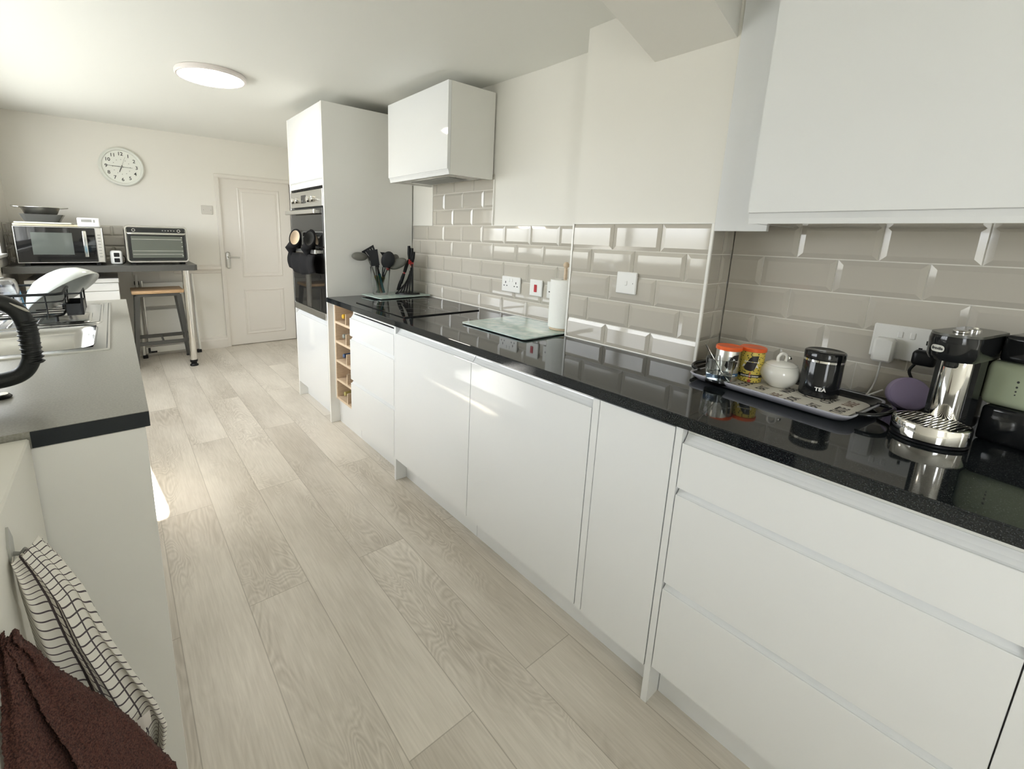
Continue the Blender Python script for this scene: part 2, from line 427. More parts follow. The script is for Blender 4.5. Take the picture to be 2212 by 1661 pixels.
# far wall: skirting, dado, architrave, door
bm = bmesh.new()
prism(bm, [(YW, 0), (YW-.022, 0), (YW-.022, .095), (YW-.016, .105), (YW-.012, .125), (YW, .13)], 'x', -.52, -.165)
struct('baseboard_far', bm, doorp)
bm = bmesh.new()
prism(bm, [(YW, .855), (YW-.008, .86), (YW-.012, .885), (YW-.028, .905), (YW-.03, .93), (YW-.018, .94), (YW, .948)], 'x', -.62, -.175)
struct('trim_4', bm, doorp)
bm = bmesh.new()
def arch(x0, x1, z0, z1): box(bm, x0, x1, YW-.014, YW+.02, z0, z1, bev=.003)
arch(-.172, -.134, 0, 1.8895); arch(.625, .663, 0, 1.8895); arch(-.172, .663, 1.890, 1.928)
box(bm, -.1335, -.128, YW-.010, YW+.06, 0, 1.8835); box(bm, -.1335, .6245, YW-.010, YW+.06, 1.884, 1.8895)
struct('trim_5', bm, doorp)
bm = bmesh.new(); box(bm, -.128, .62, YW+.012, YW+.05, .006, 1.884)
door = struct('door_1', bm, doorp)
struct('added_light_block', B(-.4, .9, YW+.13, YW+.2, -.05, 2.3), dark)  # unseen dark board added behind the door, stops skylight in the gap
def panel(x0, x1, z0, z1):
    bm = bmesh.new(); y = YW+.012
    for (a0, a1, c0, c1, d0), (b0, b1, e0, e1, d1) in zip(
        [(x0,x1,z0,z1,0),(x0+.012,x1-.012,z0+.012,z1-.012,-.008),(x0+.03,x1-.03,z0+.03,z1-.03,.004),(x0+.05,x1-.05,z0+.05,z1-.05,-.004)],
        [(x0+.012,x1-.012,z0+.012,z1-.012,-.008),(x0+.03,x1-.03,z0+.03,z1-.03,.004),(x0+.05,x1-.05,z0+.05,z1-.05,-.004),None or (x0+.051,x1-.051,z0+.051,z1-.051,-.004)]):
        o = [bm.verts.new((a, y+d0, c)) for a, c in ((a0,c0),(a1,c0),(a1,c1),(a0,c1))]
        n = [bm.verts.new((a, y+d1, c)) for a, c in ((b0,e0),(b1,e0),(b1,e1),(b0,e1))]
        for q in range(4): bm.faces.new((o[q], o[(q+1)%4], n[(q+1)%4], n[q]))
        last = n
    bm.faces.new(last)
    obj('raised_panel', bm, doorp, door)
panel(.045, .50, .80, 1.80); panel(.045, .50, .12, .66)
bm = bmesh.new(); box(bm, -.112, -.072, YW+.004, YW+.012, .905, 1.09, bev=.015, seg=3)
hd = obj('handle', bm, steel, door, True); hd['label'] = 'satin metal lever handle'
obj('lever', T((-.092, YW+.006, 1.035), (-.092, YW-.04, 1.035), (-.08, YW-.045, 1.035), (.02, YW-.045, 1.03), r=.009, n=4), steel, hd, True)

# ------------------------------------------------------------------ right hand run of cabinets
DP = .018
def front(zb, zt, y0, y1, x=XD, lip=True):
    """handleless slab: flat front with a scooped grip along the top edge"""
    bm = bmesh.new()
    if lip:
        pr = [(x, zb), (x, zt-.001), (x+.001, zt), (x+.004, zt), (x+.0050, zt-.0015), (x+.010, zt+.002), (x+.017, zt+.010), (x+.0225, zt+.019), (x+.024, zt+.0225), (x+.026, zt+.0225), (x+.026, zb)]
    else:
        pr = [(x, zb), (x, zt), (x+DP, zt), (x+DP, zb)]
    prism(bm, pr, 'y', y0, y1); return bm
def base_unit(name, label, y0, y1, drawers=None, door=None, plinth=True, lipdoor=True, group=None, leg=None, filler=False):
    u = thing(name, label, 'cabinet', (.03, (y0+y1)/2, 0), group=group)
    bm = bmesh.new()
    q = .485 if y0 < YBL and y1 > -.1 else .64
    box(bm, .034, q, y0, y0+.016, .14, .872); box(bm, .034, q, y1-.016, y1, .14, .872)
    box(bm, .034, q, y0+.0165, y1-.0165, .14, .156); box(bm, .034, q, y0+.0165, y1-.0165, .856, .872); box(bm, q-.01, q, y0+.0165, y1-.0165, .157, .855)
    obj('carcass', bm, satin, u)
    g = .0009
    if drawers:
        for zb, zt in drawers: obj('drawer_front', front(zb, zt, y0+g, y1-g), gloss, u)
    if door: obj('door', front(door[0], door[1], y0+g, y1-g, lip=lipdoor), gloss, u)
    if plinth: obj('plinth', B(.075, .09, y0, y1, 0, .132), gloss, u)
    if filler:
        obj('filler_strip', B(XD, XD+.02, .048, .072, .128, .872, bev=.001), gloss, u); obj('plinth', B(.075, .09, .0462, .0738, 0, .132), gloss, u); obj('filler_backing', B(.03, .034, .0465, .0735, .132, .872), satin, u)
    if leg:
        o = obj('end_panel', B(XD+.0, q, leg[0], leg[1], 0, .875, bev=.0008), gloss, u)
    return u
# tall oven housing
t = thing('tall_oven_cabinet', 'tall white cabinet reaching the ceiling with a double oven built in', 'cabinet', (.03, 2.59, 0))
o = obj('side_panel', B(XD, XF-.002, YT, YT+.018, 0, HT, bev=.001), satin, t)
obj('side_panel', B(XD, XF-.002, 2.930, 2.948, 0, HT, bev=.001), satin, t)
for a, b in ((HT-.018, HT-.001), (1.645, 1.66), (.715, .74), (.13, .15)): obj('shelf', B(.034, .66, YT+.0185, 2.9295, a, b), satin, t)
bm = bmesh.new(); x = XD; zb, zt = 1.690, HT-.002
prism(bm, [(x, zb), (x, zt), (x+.018, zt), (x+.024, zb-.03), (x+.02, zb-.03), (x+.008, zb-.006), (x+.004, zb)], 'y', YT+.020, 2.928)
obj('door', bm, gloss, t)
obj('filler_strip', B(XD, XD+.018, YT+.020, 2.928, 1.642, 1.662, bev=.001), gloss, t)
obj('door', front(.125, .705, YT+.020, 2.928), gloss, t)
obj('plinth', B(.075, .09, YT+.018, 2.93, 0, .125), gloss, t)
# double oven
ov = thing('double_oven', 'built-in double oven with steel control panel and black glass doors', 'oven', (.02, 2.59, .742))
y0, y1 = YT+.022, 2.926
obj('body', B(.03, .55, y0+.01, y1-.01, .744, 1.638), dark, ov)
cp = obj('control_panel', B(.004, .03, y0, y1, 1.512, 1.622, bev=.002), steel, ov)
bm = bmesh.new()
for i in range(26): box(bm, .008, .03, y0+.015+i*.0245, y0+.028+i*.0245, 1.626, 1.638)
obj('vent_grille', bm, blackpl, ov)
for yk in (2.83, 2.74, 2.50, 2.42):
    bm = bmesh.new(); cyl(bm, .020, (-.022, yk, 1.562), .026, 20, 'x', .003); obj('knob', bm, chrome, cp, True)
obj('clock_display', B(.002, .006, 2.58, 2.68, 1.54, 1.595, bev=.001), blackglass, cp)
def oven_door(zb, zt, hz, label):
    d = obj('oven_door', B(.002, .03, y0, y1, zb, zt, bev=.002), blackglass, ov); d['label'] = label
    bm = bmesh.new(); box(bm, -.045, -.028, y0+.035, y1-.01, hz-.014, hz+.014, bev=.003)
    for yy in (y0+.06, y1-.06): box(bm, -.03, .003, yy-.012, yy+.012, hz-.010, hz+.010)
    obj('handle', bm, steel, d)
    return d
oven_door(1.245, 1.500, 1.475, 'upper black glass door'); dd = oven_door(.795, 1.238, 1.210, 'lower black glass door')
obj('bottom_trim', B(.0, .03, y0, y1, .744, .792, bev=.002), steel, ov)
# wine rack
wy0, wy1 = 1.886, YT
wr = thing('wine_rack_cabinet', 'slim open oak wine rack between oven cabinet and drawers', 'wine rack', (.04, 2.06, 0))
bm = bmesh.new(); xr = .046
zs = [.188+i*.137 for i in range(6)]
box(bm, xr, .6, wy1-.034, wy1-.016, .186, .876); box(bm, xr, .6, wy0, wy0+.016, .186, .876)
box(bm, xr, .6, wy0, wy1-.016, .862, .876); box(bm, .585, .6, wy0, wy1-.016, .186, .876)
obj('carcass', bm, oak, wr)
for z in zs[:5]: obj('shelf', B(xr, .585, wy0+.016, wy1-.034, z-.002, z+.014), oak, wr)
for z in zs[:5]: obj('divider', B(xr+.002, .5, 2.035, 2.045, z+.014, z+.085), oak, wr)
obj('filler_strip', B(xr, .6, wy1-.016, wy1-.001, 0.186, .876), satin, wr)
obj('plinth', B(.075, .09, wy0, wy1, 0, .186), gloss, wr)
caps = [(0,0,(.35,.30,.10),'gold foil'),(0,1,(.10,.12,.12),'dark grey'),(1,1,(.05,.04,.05),'black'),(2,0,(.03,.06,.14),'navy blue'),(2,1,(.80,.80,.78),'white'),
        (3,0,(.25,.27,.25),'silver grey'),(3,1,(.10,.12,.12),'grey-green'),(4,0,(.72,.45,.04),'yellow'),(4,1,(.62,.38,.26),'copper pink')]
rown = ['lowest','second lowest','middle','second highest','top']
for r, c, col, cn in caps:
    z = zs[r]+.015+.040; y = 2.128 if c == 0 else 1.970
    b = thing('wine_bottle', 'wine bottle with %s cap, %s row of the rack, %s side' % (cn, rown[r], 'left' if c == 0 else 'right'), 'bottle', (.3, y, z), group='wine bottles in the rack')
    bm = bmesh.new(); lathe(bm, [(.003,.36),(.033,.355),(.0385,.34),(.0385,.17),(.034,.14),(.020,.115),(.0150,.10),(.0145,.07)], (xr+.005, y, z-.001), 24, 'x')
    obj('bottle_body', bm, mat('bottle_glass_%s' % cn.replace(' ', '_'), (.01,.03,.012), .08), b, True)
    bm = bmesh.new(); lathe(bm, [(.012,.012),(.0155,.016),(.0155,.085),(.0165,.09)], (xr+.005, y, z-.001), 24, 'x')
    obj('cap', bm, mat('cap_'+cn.replace(' ', '_').replace('-', '_'), col, .35, .2), b, True)
# base units
base_unit('drawer_cabinet', 'white gloss three-drawer cabinet beside the wine rack', 1.320, 1.884, [(.132,.405),(.430,.690),(.714,.826)], group='drawer cabinets')
base_unit('base_cabinet', 'white gloss cabinet with a single door right of the three drawers', .670, 1.300, door=(.130,.838), leg=(1.300, 1.318), group='single door base cabinets')
base_unit('base_cabinet', 'white gloss cabinet with a wide single door in the middle of the run', .074, .668, door=(.130,.838), group='single door base cabinets')
base_unit('base_cabinet', 'narrow white gloss door reaching up to the black worktop', -.186, .046, door=(.118,.872), lipdoor=False, leg=(-.206,-.188), group='single door base cabinets', filler=True)
base_unit('drawer_cabinet', 'large white gloss three-drawer cabinet nearest the viewer under coffee tray', -.796, -.208, [(.135,.398),(.421,.689),(.711,.836)], group='drawer cabinets')
base_unit('base_cabinet', 'white gloss cabinet door at the right edge of the picture', -1.40, -.7965, door=(.130,.838), group='single door base cabinets')
# worktop
bm = bmesh.new()
pts = [(0, YT-.001), (0, -1.7), (XA-.002, -1.7), (XA-.002, -.002), (XB-.001, -.002), (XB-.001, YBL+.003), (XF-.002, YBL+.003), (XF-.002, YT-.001)]
fs = prism(bm, pts, 'z', WT-.033, WT)
bmesh.ops.recalc_face_normals(bm, faces=bm.faces)
es = [e for e in bm.edges if all(abs(v.co.x) < 1e-6 for v in e.verts) and abs(e.verts[0].co.z-e.verts[1].co.z) < 1e-6]
bmesh.ops.bevel(bm, geom=es, offset=.003, segments=3, affect='EDGES')
tag(obj('worktop', bm, granite), 'polished black granite worktop along the right-hand wall', 'worktop')
tag(obj('sealant_bead', T((XF-.002, YT-.01, WT+.001), (XF-.002, YBL+.006, WT+.001), r=.003), trimw), 'white sealant bead along the worktop and far tiles', 'sealant', kind='structure')
struct('trim_6', T((XB-.002, YBL, WT+.001), (XB-.002, 0, WT+.001), r=.003), trimw)
bpy.data.objects['sealant_bead'].name = 'trim_7'
o7 = bpy.data.objects['trim_7']
# hob
hb = thing('induction_hob', 'frameless black glass hob set on the black worktop', 'hob', (.33, 1.63, WT))
obj('glass_top', B(.072, .585, 1.325, 1.925, WT+.0002, WT+.005, bev=.0015), blackglass, hb)
for cx, cy, r in ((.22,1.48,.075),(.43,1.48,.09),(.22,1.77,.09),(.43,1.77,.075)):
    bm = bmesh.new(); lathe(bm, [(r, 0), (r, .0004), (r-.0015, .0004), (r-.0015, 0)], (cx, cy, WT+.005), 48, closed=True); obj('zone_marking', bm, greypl, hb)
obj('edge_trim', B(.072, .585, 1.3215, 1.3245, WT, WT+.006), blackpl, hb)
# extractor wall cabinet
ex = thing('wall_cabinet', 'white wall cabinet with an extractor above the hob', 'cabinet', (.5, 1.67, 1.66), group='wall cabinets')
hx = .348
bm = bmesh.new(); z0, z1, y0, y1 = 1.668, 2.132, 1.347, 2.003
box(bm, hx+.02, .672, y0, y0+.018, z0, z1); box(bm, hx+.02, .672, y1-.018, y1, z0, z1); box(bm, hx+.02, .672, y0+.0185, y1-.0185, z1-.018, z1-.0005)
box(bm, hx+.02, .672, y0+.0185, y1-.0185, z0+.012, z0+.03)
obj('carcass', bm, satin, ex)
bm = bmesh.new()
prism(bm, [(hx, z0+.028), (hx, z1), (hx+.019, z1), (hx+.019, z0+.0), (hx+.014, z0+.0), (hx+.010, z0+.016), (hx+.004, z0+.028)], 'y', y0+.001, y1-.001)
obj('door', bm, gloss, ex)
obj('extractor_panel', B(hx+.05, .60, y0+.06, y1-.06, z0+.004, z0+.012), steel, ex)
bm = bmesh.new(); box(bm, hx+.10, .50, y0+.12, y1-.12, z0+.001, z0+.004, bev=.001)
for i in range(14): box(bm, hx+.11+i*.010, hx+.114+i*.010, y0+.13, y1-.13, z0-.0005, z0+.001)
obj('grease_filter', bm, greypl, ex)
# near wall cabinet
nc = thing('wall_cabinet', 'large white gloss wall cabinet at the top right above the tiles', 'cabinet', (.5, -.6, 1.4), group='wall cabinets')
nx = .325; z0, z1, y0, y1 = 1.402, 2.165, -1.30, -.158
bm = bmesh.new()
box(bm, nx+.02, XA-.002, y0, y0+.018, z0, z1); box(bm, nx+.02, XA-.002, y1-.018, y1, z0, z1); box(bm, nx+.02, XA-.002, y0+.0185, y1-.0185, z1-.018, z1-.0005)
box(bm, nx+.02, XA-.002, y0+.0185, y1-.0185, z0+.0005, z0+.018)
obj('carcass', bm, gloss, nc)
for a, b in ((-.72, -.160), (-1.298, -.722)):
    bm = bmesh.new()
    prism(bm, [(nx, z0+.030), (nx, z1), (nx+.019, z1), (nx+.019, z0+.0), (nx+.014, z0+.0), (nx+.012, z0+.014), (nx+.008, z0+.028), (nx+.004, z0+.030)], 'y', a, b)
    obj('door', bm, gloss, nc)
obj('filler_panel', B(XB-.002, XB+.016, -.157, -.002, 1.385, 2.165, bev=.001), gloss, nc)

# ------------------------------------------------------------------ left worktop and sink
XL, LY0, LY1 = -1.074, .559, 2.67
SX0, SX1, SY0, SY1 = -1.66, -1.146, 1.29, 2.525
bm = bmesh.new()
for a in ((XL, SX1-.012, LY0, LY1), (SX0+.012, -1.905, LY0, LY1), (SX1-.012, SX0+.012, LY0, SY0+.012), (SX1-.012, SX0+.012, SY1-.012, LY1)):
    x0, x1, y0, y1 = a; box(bm, x0, x1, y0, y1, .872, WT)
GT = LEFT
wl = tag(obj('worktop', bm, sheenlam), 'speckled grey laminate worktop around the steel sink on the left', 'worktop')
obj('edge_band', B(-1.281, XL, LY0-.0012, LY0-.0002, .872, WT-.001), blackedge, wl)['label'] = 'matt black end strip'
GT = None
wl['group'] = 'worktops'; bpy.data.objects['worktop']['group'] = 'worktops'
bc = thing('sink_cabinet', 'white base cabinet carrying the left worktop and sink', 'cabinet', (-1.4, 1.6, 0))
obj('end_panel', B(-1.262, -1.086, .4012, .419, 0, .930, bev=.001), satin, bc)
for i in range(3):
    a = .42+i*.605; obj('door', B(-1.104, -1.086, a+.001, a+.603, .15, .926, bev=.001), gloss, bc)
bm = bmesh.new(); box(bm, -1.79, -1.105, .42, 2.23, .13, .149); box(bm, -1.79, -1.105, 2.212, 2.23, .151, .93); obj('carcass', bm, satin, bc)
obj('plinth', B(-1.16, -1.145, .42, 2.22, 0, .128), gloss, bc)
GT = LEFT
# sink
sk = thing('kitchen_sink', 'stainless steel inset sink with bowl, half bowl and drainer', 'sink', (-1.4, 1.9, WT))
bm = bmesh.new(); zt = WT+.004
bx0, bx1, by0, by1 = -1.60, -1.195, 1.345, 1.80         # main bowl
hx0, hx1, hy0, hy1 = -1.40, -1.215, 1.90, 2.18          # tap deck / half bowl
def rrect(x0, x1, y0, y1, r, z, n=5):
    out = []
    for cx, cy, a0 in ((x1-r, y1-r, 0), (x0+r, y1-r, 90), (x0+r, y0+r, 180), (x1-r, y0+r, 270)):
        for k in range(n+1):
            a = math.radians(a0+90*k/n); out.append((cx+r*math.cos(a), cy+r*math.sin(a), z))
    return out
def loops(bm, ls, cap=True):
    L_ = [[bm.verts.new(p) for p in l] for l in ls]
    for A, Bq in zip(L_, L_[1:]):
        n = len(A)
        for i in range(n): bm.faces.new((A[i], A[(i+1) % n], Bq[(i+1) % n], Bq[i]))
    if cap: bm.faces.new(L_[-1])
    return L_
# deck as strips round the bowl, plus rolled outer edge
def strip(x0, x1, y0, y1): box(bm, x0, x1, y0, y1, zt-.002, zt)
bev_out = [rrect(SX0, SX1, SY0, SY1, .008, WT+.0002), rrect(SX0+.002, SX1-.002, SY0+.002, SY1-.002, .008, zt+.001), rrect(SX0+.008, SX1-.008, SY0+.008, SY1-.008, .008, zt+.0012), rrect(SX0+.014, SX1-.014, SY0+.014, SY1-.014, .008, zt-.001)]
loops(bm, bev_out, cap=False)
m_ = .013
strip(SX0+m_, SX1-m_, SY0+m_, by0); strip(SX0+m_, bx0, by0, by1); strip(bx1, SX1-m_, by0, by1); strip(SX0+m_, SX1-m_, by1, SY1-m_)
obj('deck', bm, sinksteel, sk)
bm = bmesh.new()
loops(bm, [rrect(bx0-.006, bx1+.006, by0-.006, by1+.006, .07, zt+.0006), rrect(bx0, bx1, by0, by1, .07, zt-.002), rrect(bx0+.008, bx1-.008, by0+.008, by1-.008, .07, zt-.03), rrect(bx0+.02, bx1-.02, by0+.02, by1-.02, .07, zt-.13), rrect(bx0+.05, bx1-.05, by0+.05, by1-.05, .06, zt-.155)])
o = obj('bowl', bm, sinksteel, sk, 'all')
bm = bmesh.new(); cyl(bm, .042, (-1.475, 1.575, zt-.156), .005, 32, bev=.002); st = obj('strainer', bm, chrome, sk, True)
bm = bmesh.new()
for i in range(4):
    a = PI/4+i*PI/2; cyl(bm, .011, (-1.475+.02*math.cos(a), 1.575+.02*math.sin(a), zt-.1512), .0006, 12)
obj('strainer_hole', bm, blackpl, st)
bm = bmesh.new()
loops(bm, [rrect(hx0, hx1, hy0, hy1, .03, zt+.0005), rrect(hx0+.006, hx1-.006, hy0+.006, hy1-.006, .03, zt+.006), rrect(hx0+.014, hx1-.014, hy0+.014, hy1-.014, .025, zt+.002)])
for i in range(6):
    x = -1.62+i*.035
    if i*.035 < .2: tube(bm, [(x, 1.88, zt+.001), (x, 2.47, zt+.001)], .004, 8)
loops(bm, [rrect(-1.635, -1.175, 1.845, 2.50, .04, zt+.0004), rrect(-1.629, -1.181, 1.851, 2.494, .04, zt+.005), rrect(-1.622, -1.188, 1.858, 2.487, .04, zt+.0006)], cap=False)
obj('drainer_ribs', bm, sinksteel, sk, 'all')

GT = None
# ------------------------------------------------------------------ bar at the far wall
BY, BZ0, BZ1 = 4.25, .948, 1.0
bm = bmesh.new(); prism(bm, [(XLW+.009, YW-.009), (XLW+.009, BY), (-.515, BY), (-.49, BY+.03), (-.49, YW-.009)], 'z', BZ0, BZ1)
bar = thing('breakfast_bar', 'dark laminate bar top on a chrome post along the far wall', 'worktop', (-1.1, 4.6, 0))
o = obj('bar_top', bm, graylam, bar)
bm = bmesh.new(); cyl(bm, .030, (-.585, 4.33, .06), BZ0-.06, 28)
obj('leg', bm, chrome, bar, True)
bm = bmesh.new(); lathe(bm, [(.036, 0), (.038, .006), (.036, .014), (.026, .022), (.026, .034), (.034, .042), (.034, .062)], (-.585, 4.33, 0), 28); obj('foot', bm, blackpl, bar, True)

# white appliance under the bar
ap = thing('washing_machine', 'white appliance pushed under the left end of the bar', 'appliance', (-1.4, 4.6, 0))
obj('body', B(-1.70, -1.10, 4.36, 4.92, .02, .845, bev=.004), plasticw, ap)
obj('lid', B(-1.705, -1.095, 4.345, 4.92, .848, .885, bev=.005, seg=2), plasticw, ap)
obj('control_panel', B(-1.70, -1.10, 4.348, 4.36, .775, .838, bev=.003), plasticw, ap)
obj('drawer_handle', B(-1.64, -1.46, 4.344, 4.349, .788, .820, bev=.002), greypl, ap)
obj('door', B(-1.70, -1.10, 4.350, 4.36, .03, .768, bev=.004), plasticw, ap)

# microwave -----------------------------------------------------------
MY = 4.36
mw = thing('microwave_oven', 'black glass microwave with a steel bar handle on the bar top', 'microwave', (-1.45, 4.6, BZ1))
mx0, mx1, mz0, mz1 = -1.722, -1.168, BZ1+.022, 1.322
obj('casing', B(mx0, mx1, MY+.02, MY+.42, mz0, mz1, bev=.004), blackpl, mw)
obj('frame', B(mx0, mx1, MY+.01, MY+.022, mz0, mz1, bev=.003), steel, mw)
dr = obj('door', B(mx0+.006, mx1-.050, MY, MY+.012, mz0+.008, mz1-.006, bev=.003), blackglass, mw)
obj('window', B(mx0+.10, mx1-.20, MY-.001, MY+.001, mz0+.07, mz1-.05), mat('tinted_window', (.09,.10,.09), .06), dr)
bm = bmesh.new(); box(bm, -1.300, -1.275, MY-.035, MY-.022, mz0+.05, mz1-.03, bev=.004)
for z in (mz0+.07, mz1-.05): box(bm, -1.295, -1.280, MY-.024, MY, z-.008, z+.008)
obj('handle', bm, chrome, dr)
pn = obj('control_panel', B(mx1-.048, mx1-.003, MY, MY+.012, mz0+.004, mz1-.004, bev=.003), steel, mw)
bm = bmesh.new()
for i in range(8): box(bm, mx1-.036, mx1-.016, MY-.0012, MY+.001, mz0+.05+i*.026, mz0+.058+i*.026)
obj('button', bm, greypl, pn)
for x in (mx0+.05, mx1-.05):
    for y in (MY+.06, MY+.38): obj('foot', B(x-.015, x+.015, y-.015, y+.015, BZ1, mz0+.002), blackpl, mw)
# things on the microwave
tb = tag(obj('wooden_board', B(-1.72, -1.30, MY+.03, MY+.37, mz1+.001, mz1+.018, bev=.003), mat('birch_board', (.62,.55,.38), .5)), 'pale wooden board lying on the microwave', 'board')
tr = tag(obj('baking_sheet', B(-1.71, -1.36, MY+.02, MY+.34, mz1+.019, mz1+.032, bev=.004), mat('pale_tray', (.60,.60,.53), .4)), 'pale flat baking tray on the wooden board', 'tray')
zt_ = mz1+.033
bm = bmesh.new()
loops(bm, [rrect(-1.655, -1.445, MY+.09, MY+.30, .03, zt_), rrect(-1.68, -1.41, MY+.065, MY+.325, .035, zt_+.062), rrect(-1.677, -1.413, MY+.068, MY+.322, .035, zt_+.062), rrect(-1.652, -1.448, MY+.093, MY+.297, .03, zt_+.002)], cap=False)
loops(bm, [rrect(-1.655, -1.445, MY+.09, MY+.30, .03, zt_)]); 
tag(obj('washing_up_bowl', bm, mat('smoky_plastic', (.16,.16,.15), .15, trans=.5, ior=1.2), None, True), 'dark grey plastic tub on top of the microwave', 'tub')
cl = thing('colander', 'shiny steel colander with two side handles sitting in dark tub', 'colander', (-1.545, MY+.195, zt_+.03))
cc = (-1.555, MY+.195, zt_+.036)
bm = bmesh.new(); lathe(bm, [(.05, 0), (.08, .010), (.105, .035), (.122, .075), (.135, .083), (.135, .085), (.119, .078), (.102, .037), (.078, .013), (.05, .003)], cc, 36)
obj('bowl', bm, mat('polished_steel', (.80,.79,.75), .3, 1), cl, True)
for s in (-1, 1):
    obj('handle', T((cc[0]+s*.125, cc[1]-.045, cc[2]+.082), (cc[0]+s*.165, cc[1]-.035, cc[2]+.086), (cc[0]+s*.172, cc[1], cc[2]+.086), (cc[0]+s*.165, cc[1]+.035, cc[2]+.086), (cc[0]+s*.125, cc[1]+.045, cc[2]+.082), r=.006, n=5), steel, cl, True)
th = thing('digital_timer', 'small white plastic box with a grey screen on microwave corner', 'timer', (-1.25, MY+.03, mz1))
obj('case', B(-1.325, -1.175, MY+.025, MY+.05, mz1+.001, mz1+.080, bev=.010, seg=3), plasticw, th, True)
obj('screen', B(-1.298, -1.228, MY+.0235, MY+.026, mz1+.043, mz1+.066), greypl, th)
obj('button', B(-1.219, -1.207, MY+.0235, MY+.026, mz1+.041, mz1+.064, bev=.001), greypl, th)
# small white unit with two dark squares
sm = thing('plug_in_unit', 'small white rounded gadget with two dark square buttons between microwave and oven', 'gadget', (-1.09, 4.42, BZ1))
obj('case', B(-1.135, -1.045, 4.40, 4.48, BZ1+.001, BZ1+.125, bev=.022, seg=4), plasticw, sm, True)
for z in (BZ1+.022, BZ1+.070): obj('button', B(-1.108, -1.068, 4.397, 4.402, z, z+.036, bev=.003), blackpl, sm)
tag(obj('power_cable', T((-1.043,4.44,BZ1+.075),(-1.032,4.44,BZ1+.07),(-1.027,4.46,BZ1+.04),(-1.04,4.52,BZ1+.006),(-1.10,4.62,BZ1+.006),(-1.08,4.75,BZ1+.006), r=.004, n=6), blackpl, None, True), 'black cable looping behind the small white gadget', 'cable')
# mini oven
mo = thing('mini_oven', 'silver-framed countertop mini oven at the right end of the bar', 'oven', (-.78, 4.55, BZ1))
ox0, ox1, oz0, oz1, OY = -1.018, -.535, BZ1+.018, 1.352, 4.36
def rr_ring(x0, x1, z0, z1, r, y): return [(p[0], y, p[1]) for p in [(q[0], q[1]) for q in rrect(x0, x1, z0, z1, r, 0, 6)]]
bm = bmesh.new()
loops(bm, [rr_ring(ox0, ox1, oz0, oz1, .03, OY+.30), rr_ring(ox0, ox1, oz0, oz1, .03, OY+.012), rr_ring(ox0+.004, ox1-.004, oz0+.004, oz1-.004, .03, OY), rr_ring(ox0+.014, ox1-.014, oz0+.014, oz1-.014, .025, OY), rr_ring(ox0+.018, ox1-.018, oz0+.018, oz1-.018, .022, OY+.012)])
obj('body', bm, steel, mo, True)
pn = obj('control_panel', B(ox0+.02, ox1-.02, OY+.004, OY+.014, oz1-.062, oz1-.020, bev=.002), blackgl, mo)
for x in (ox0+.07, ox1-.07):
    bm = bmesh.new(); lathe(bm, [(.013, -.004), (.013, .0), (.010, .0), (.010, -.004)], (x, OY+.004, oz1-.042), 24, 'y', closed=True); obj('dial_ring', bm, chrome, pn, True)
bm = bmesh.new()
for i in range(5): box(bm, ox1-.20+i*.022, ox1-.190+i*.022, OY+.003, OY+.005, oz1-.046, oz1-.038)
obj('icon', bm, greypl, pn)
dr = obj('door', B(ox0+.02, ox1-.02, OY+.002, OY+.012, oz0+.02, oz1-.070, bev=.003), blackgl, mo)
obj('window', B(ox0+.045, ox1-.045, OY+.0005, OY+.003, oz0+.045, oz1-.095), mat('oven_window', (.10,.11,.09), .08), dr)
bm = bmesh.new()
for z in (oz0+.075, oz0+.105, oz0+.21): box(bm, ox0+.05, ox1-.05, OY-.0005, OY+.001, z, z+.004)
for i in range(5): box(bm, ox1-.056, ox1-.047, OY-.0005, OY+.001, oz0+.06+i*.042, oz0+.068+i*.042)
obj('wire_shelf', bm, steel, dr)
obj('handle', T((ox0+.03, OY+.0, oz1-.074), (ox0+.05, OY-.02, oz1-.074), (ox1-.05, OY-.02, oz1-.074), (ox1-.03, OY+.0, oz1-.074), r=.007), steel, dr, True)
for x in (ox0+.05, ox1-.05): obj('foot', B(x-.015, x+.015, OY+.04, OY+.07, BZ1, oz0+.001), blackpl, mo)
for x in (ox0+.05, ox1-.05): obj('foot', B(x-.015, x+.015, OY+.24, OY+.27, BZ1, oz0+.001), blackpl, mo)

# clock -----------------------------------------------------------------
ck = thing('wall_clock', 'round white wall clock with black numerals on the far wall', 'clock', (-.962, YW-.01, 1.905))
cx, cz, R_ = -.962, 1.903, .178
bm = bmesh.new(); lathe(bm, [(R_-.01, 0), (R_, -.008), (R_, -.026), (R_-.008, -.034), (R_-.024, -.030), (R_-.030, -.012)], (cx, YW-.0005, cz), 64, 'y'); obj('rim', bm, mat('clock_rim', (.72,.73,.68), .3), ck, True)
bm = bmesh.new(); cyl(bm, R_-.029, (cx, YW-.016, cz), .004, 64, 'y'); obj('face', bm, mat('clock_face', (.80,.81,.75), .5), ck, True)
ink = mat('black_ink', (.03,.03,.03), .5)
for n in range(1, 13):
    a = math.radians(90-30*n); r = .118
    obj('numeral', text_bm(str(n), .044, lambda x, y, d, a=a, r=r: Vector((cx+r*math.cos(a)+x, YW-.0168+d, cz+r*math.sin(a)+y)), .0003, .0006), ink, ck)
for n in range(12):
    a = math.radians(30*n); r = .068
    bm = bmesh.new(); box(bm, cx+r*math.cos(a)-.003, cx+r*math.cos(a)+.003, YW-.0168, YW-.016, cz+r*math.sin(a)-.003, cz+r*math.sin(a)+.003); obj('inner_mark', bm, greypl, ck)
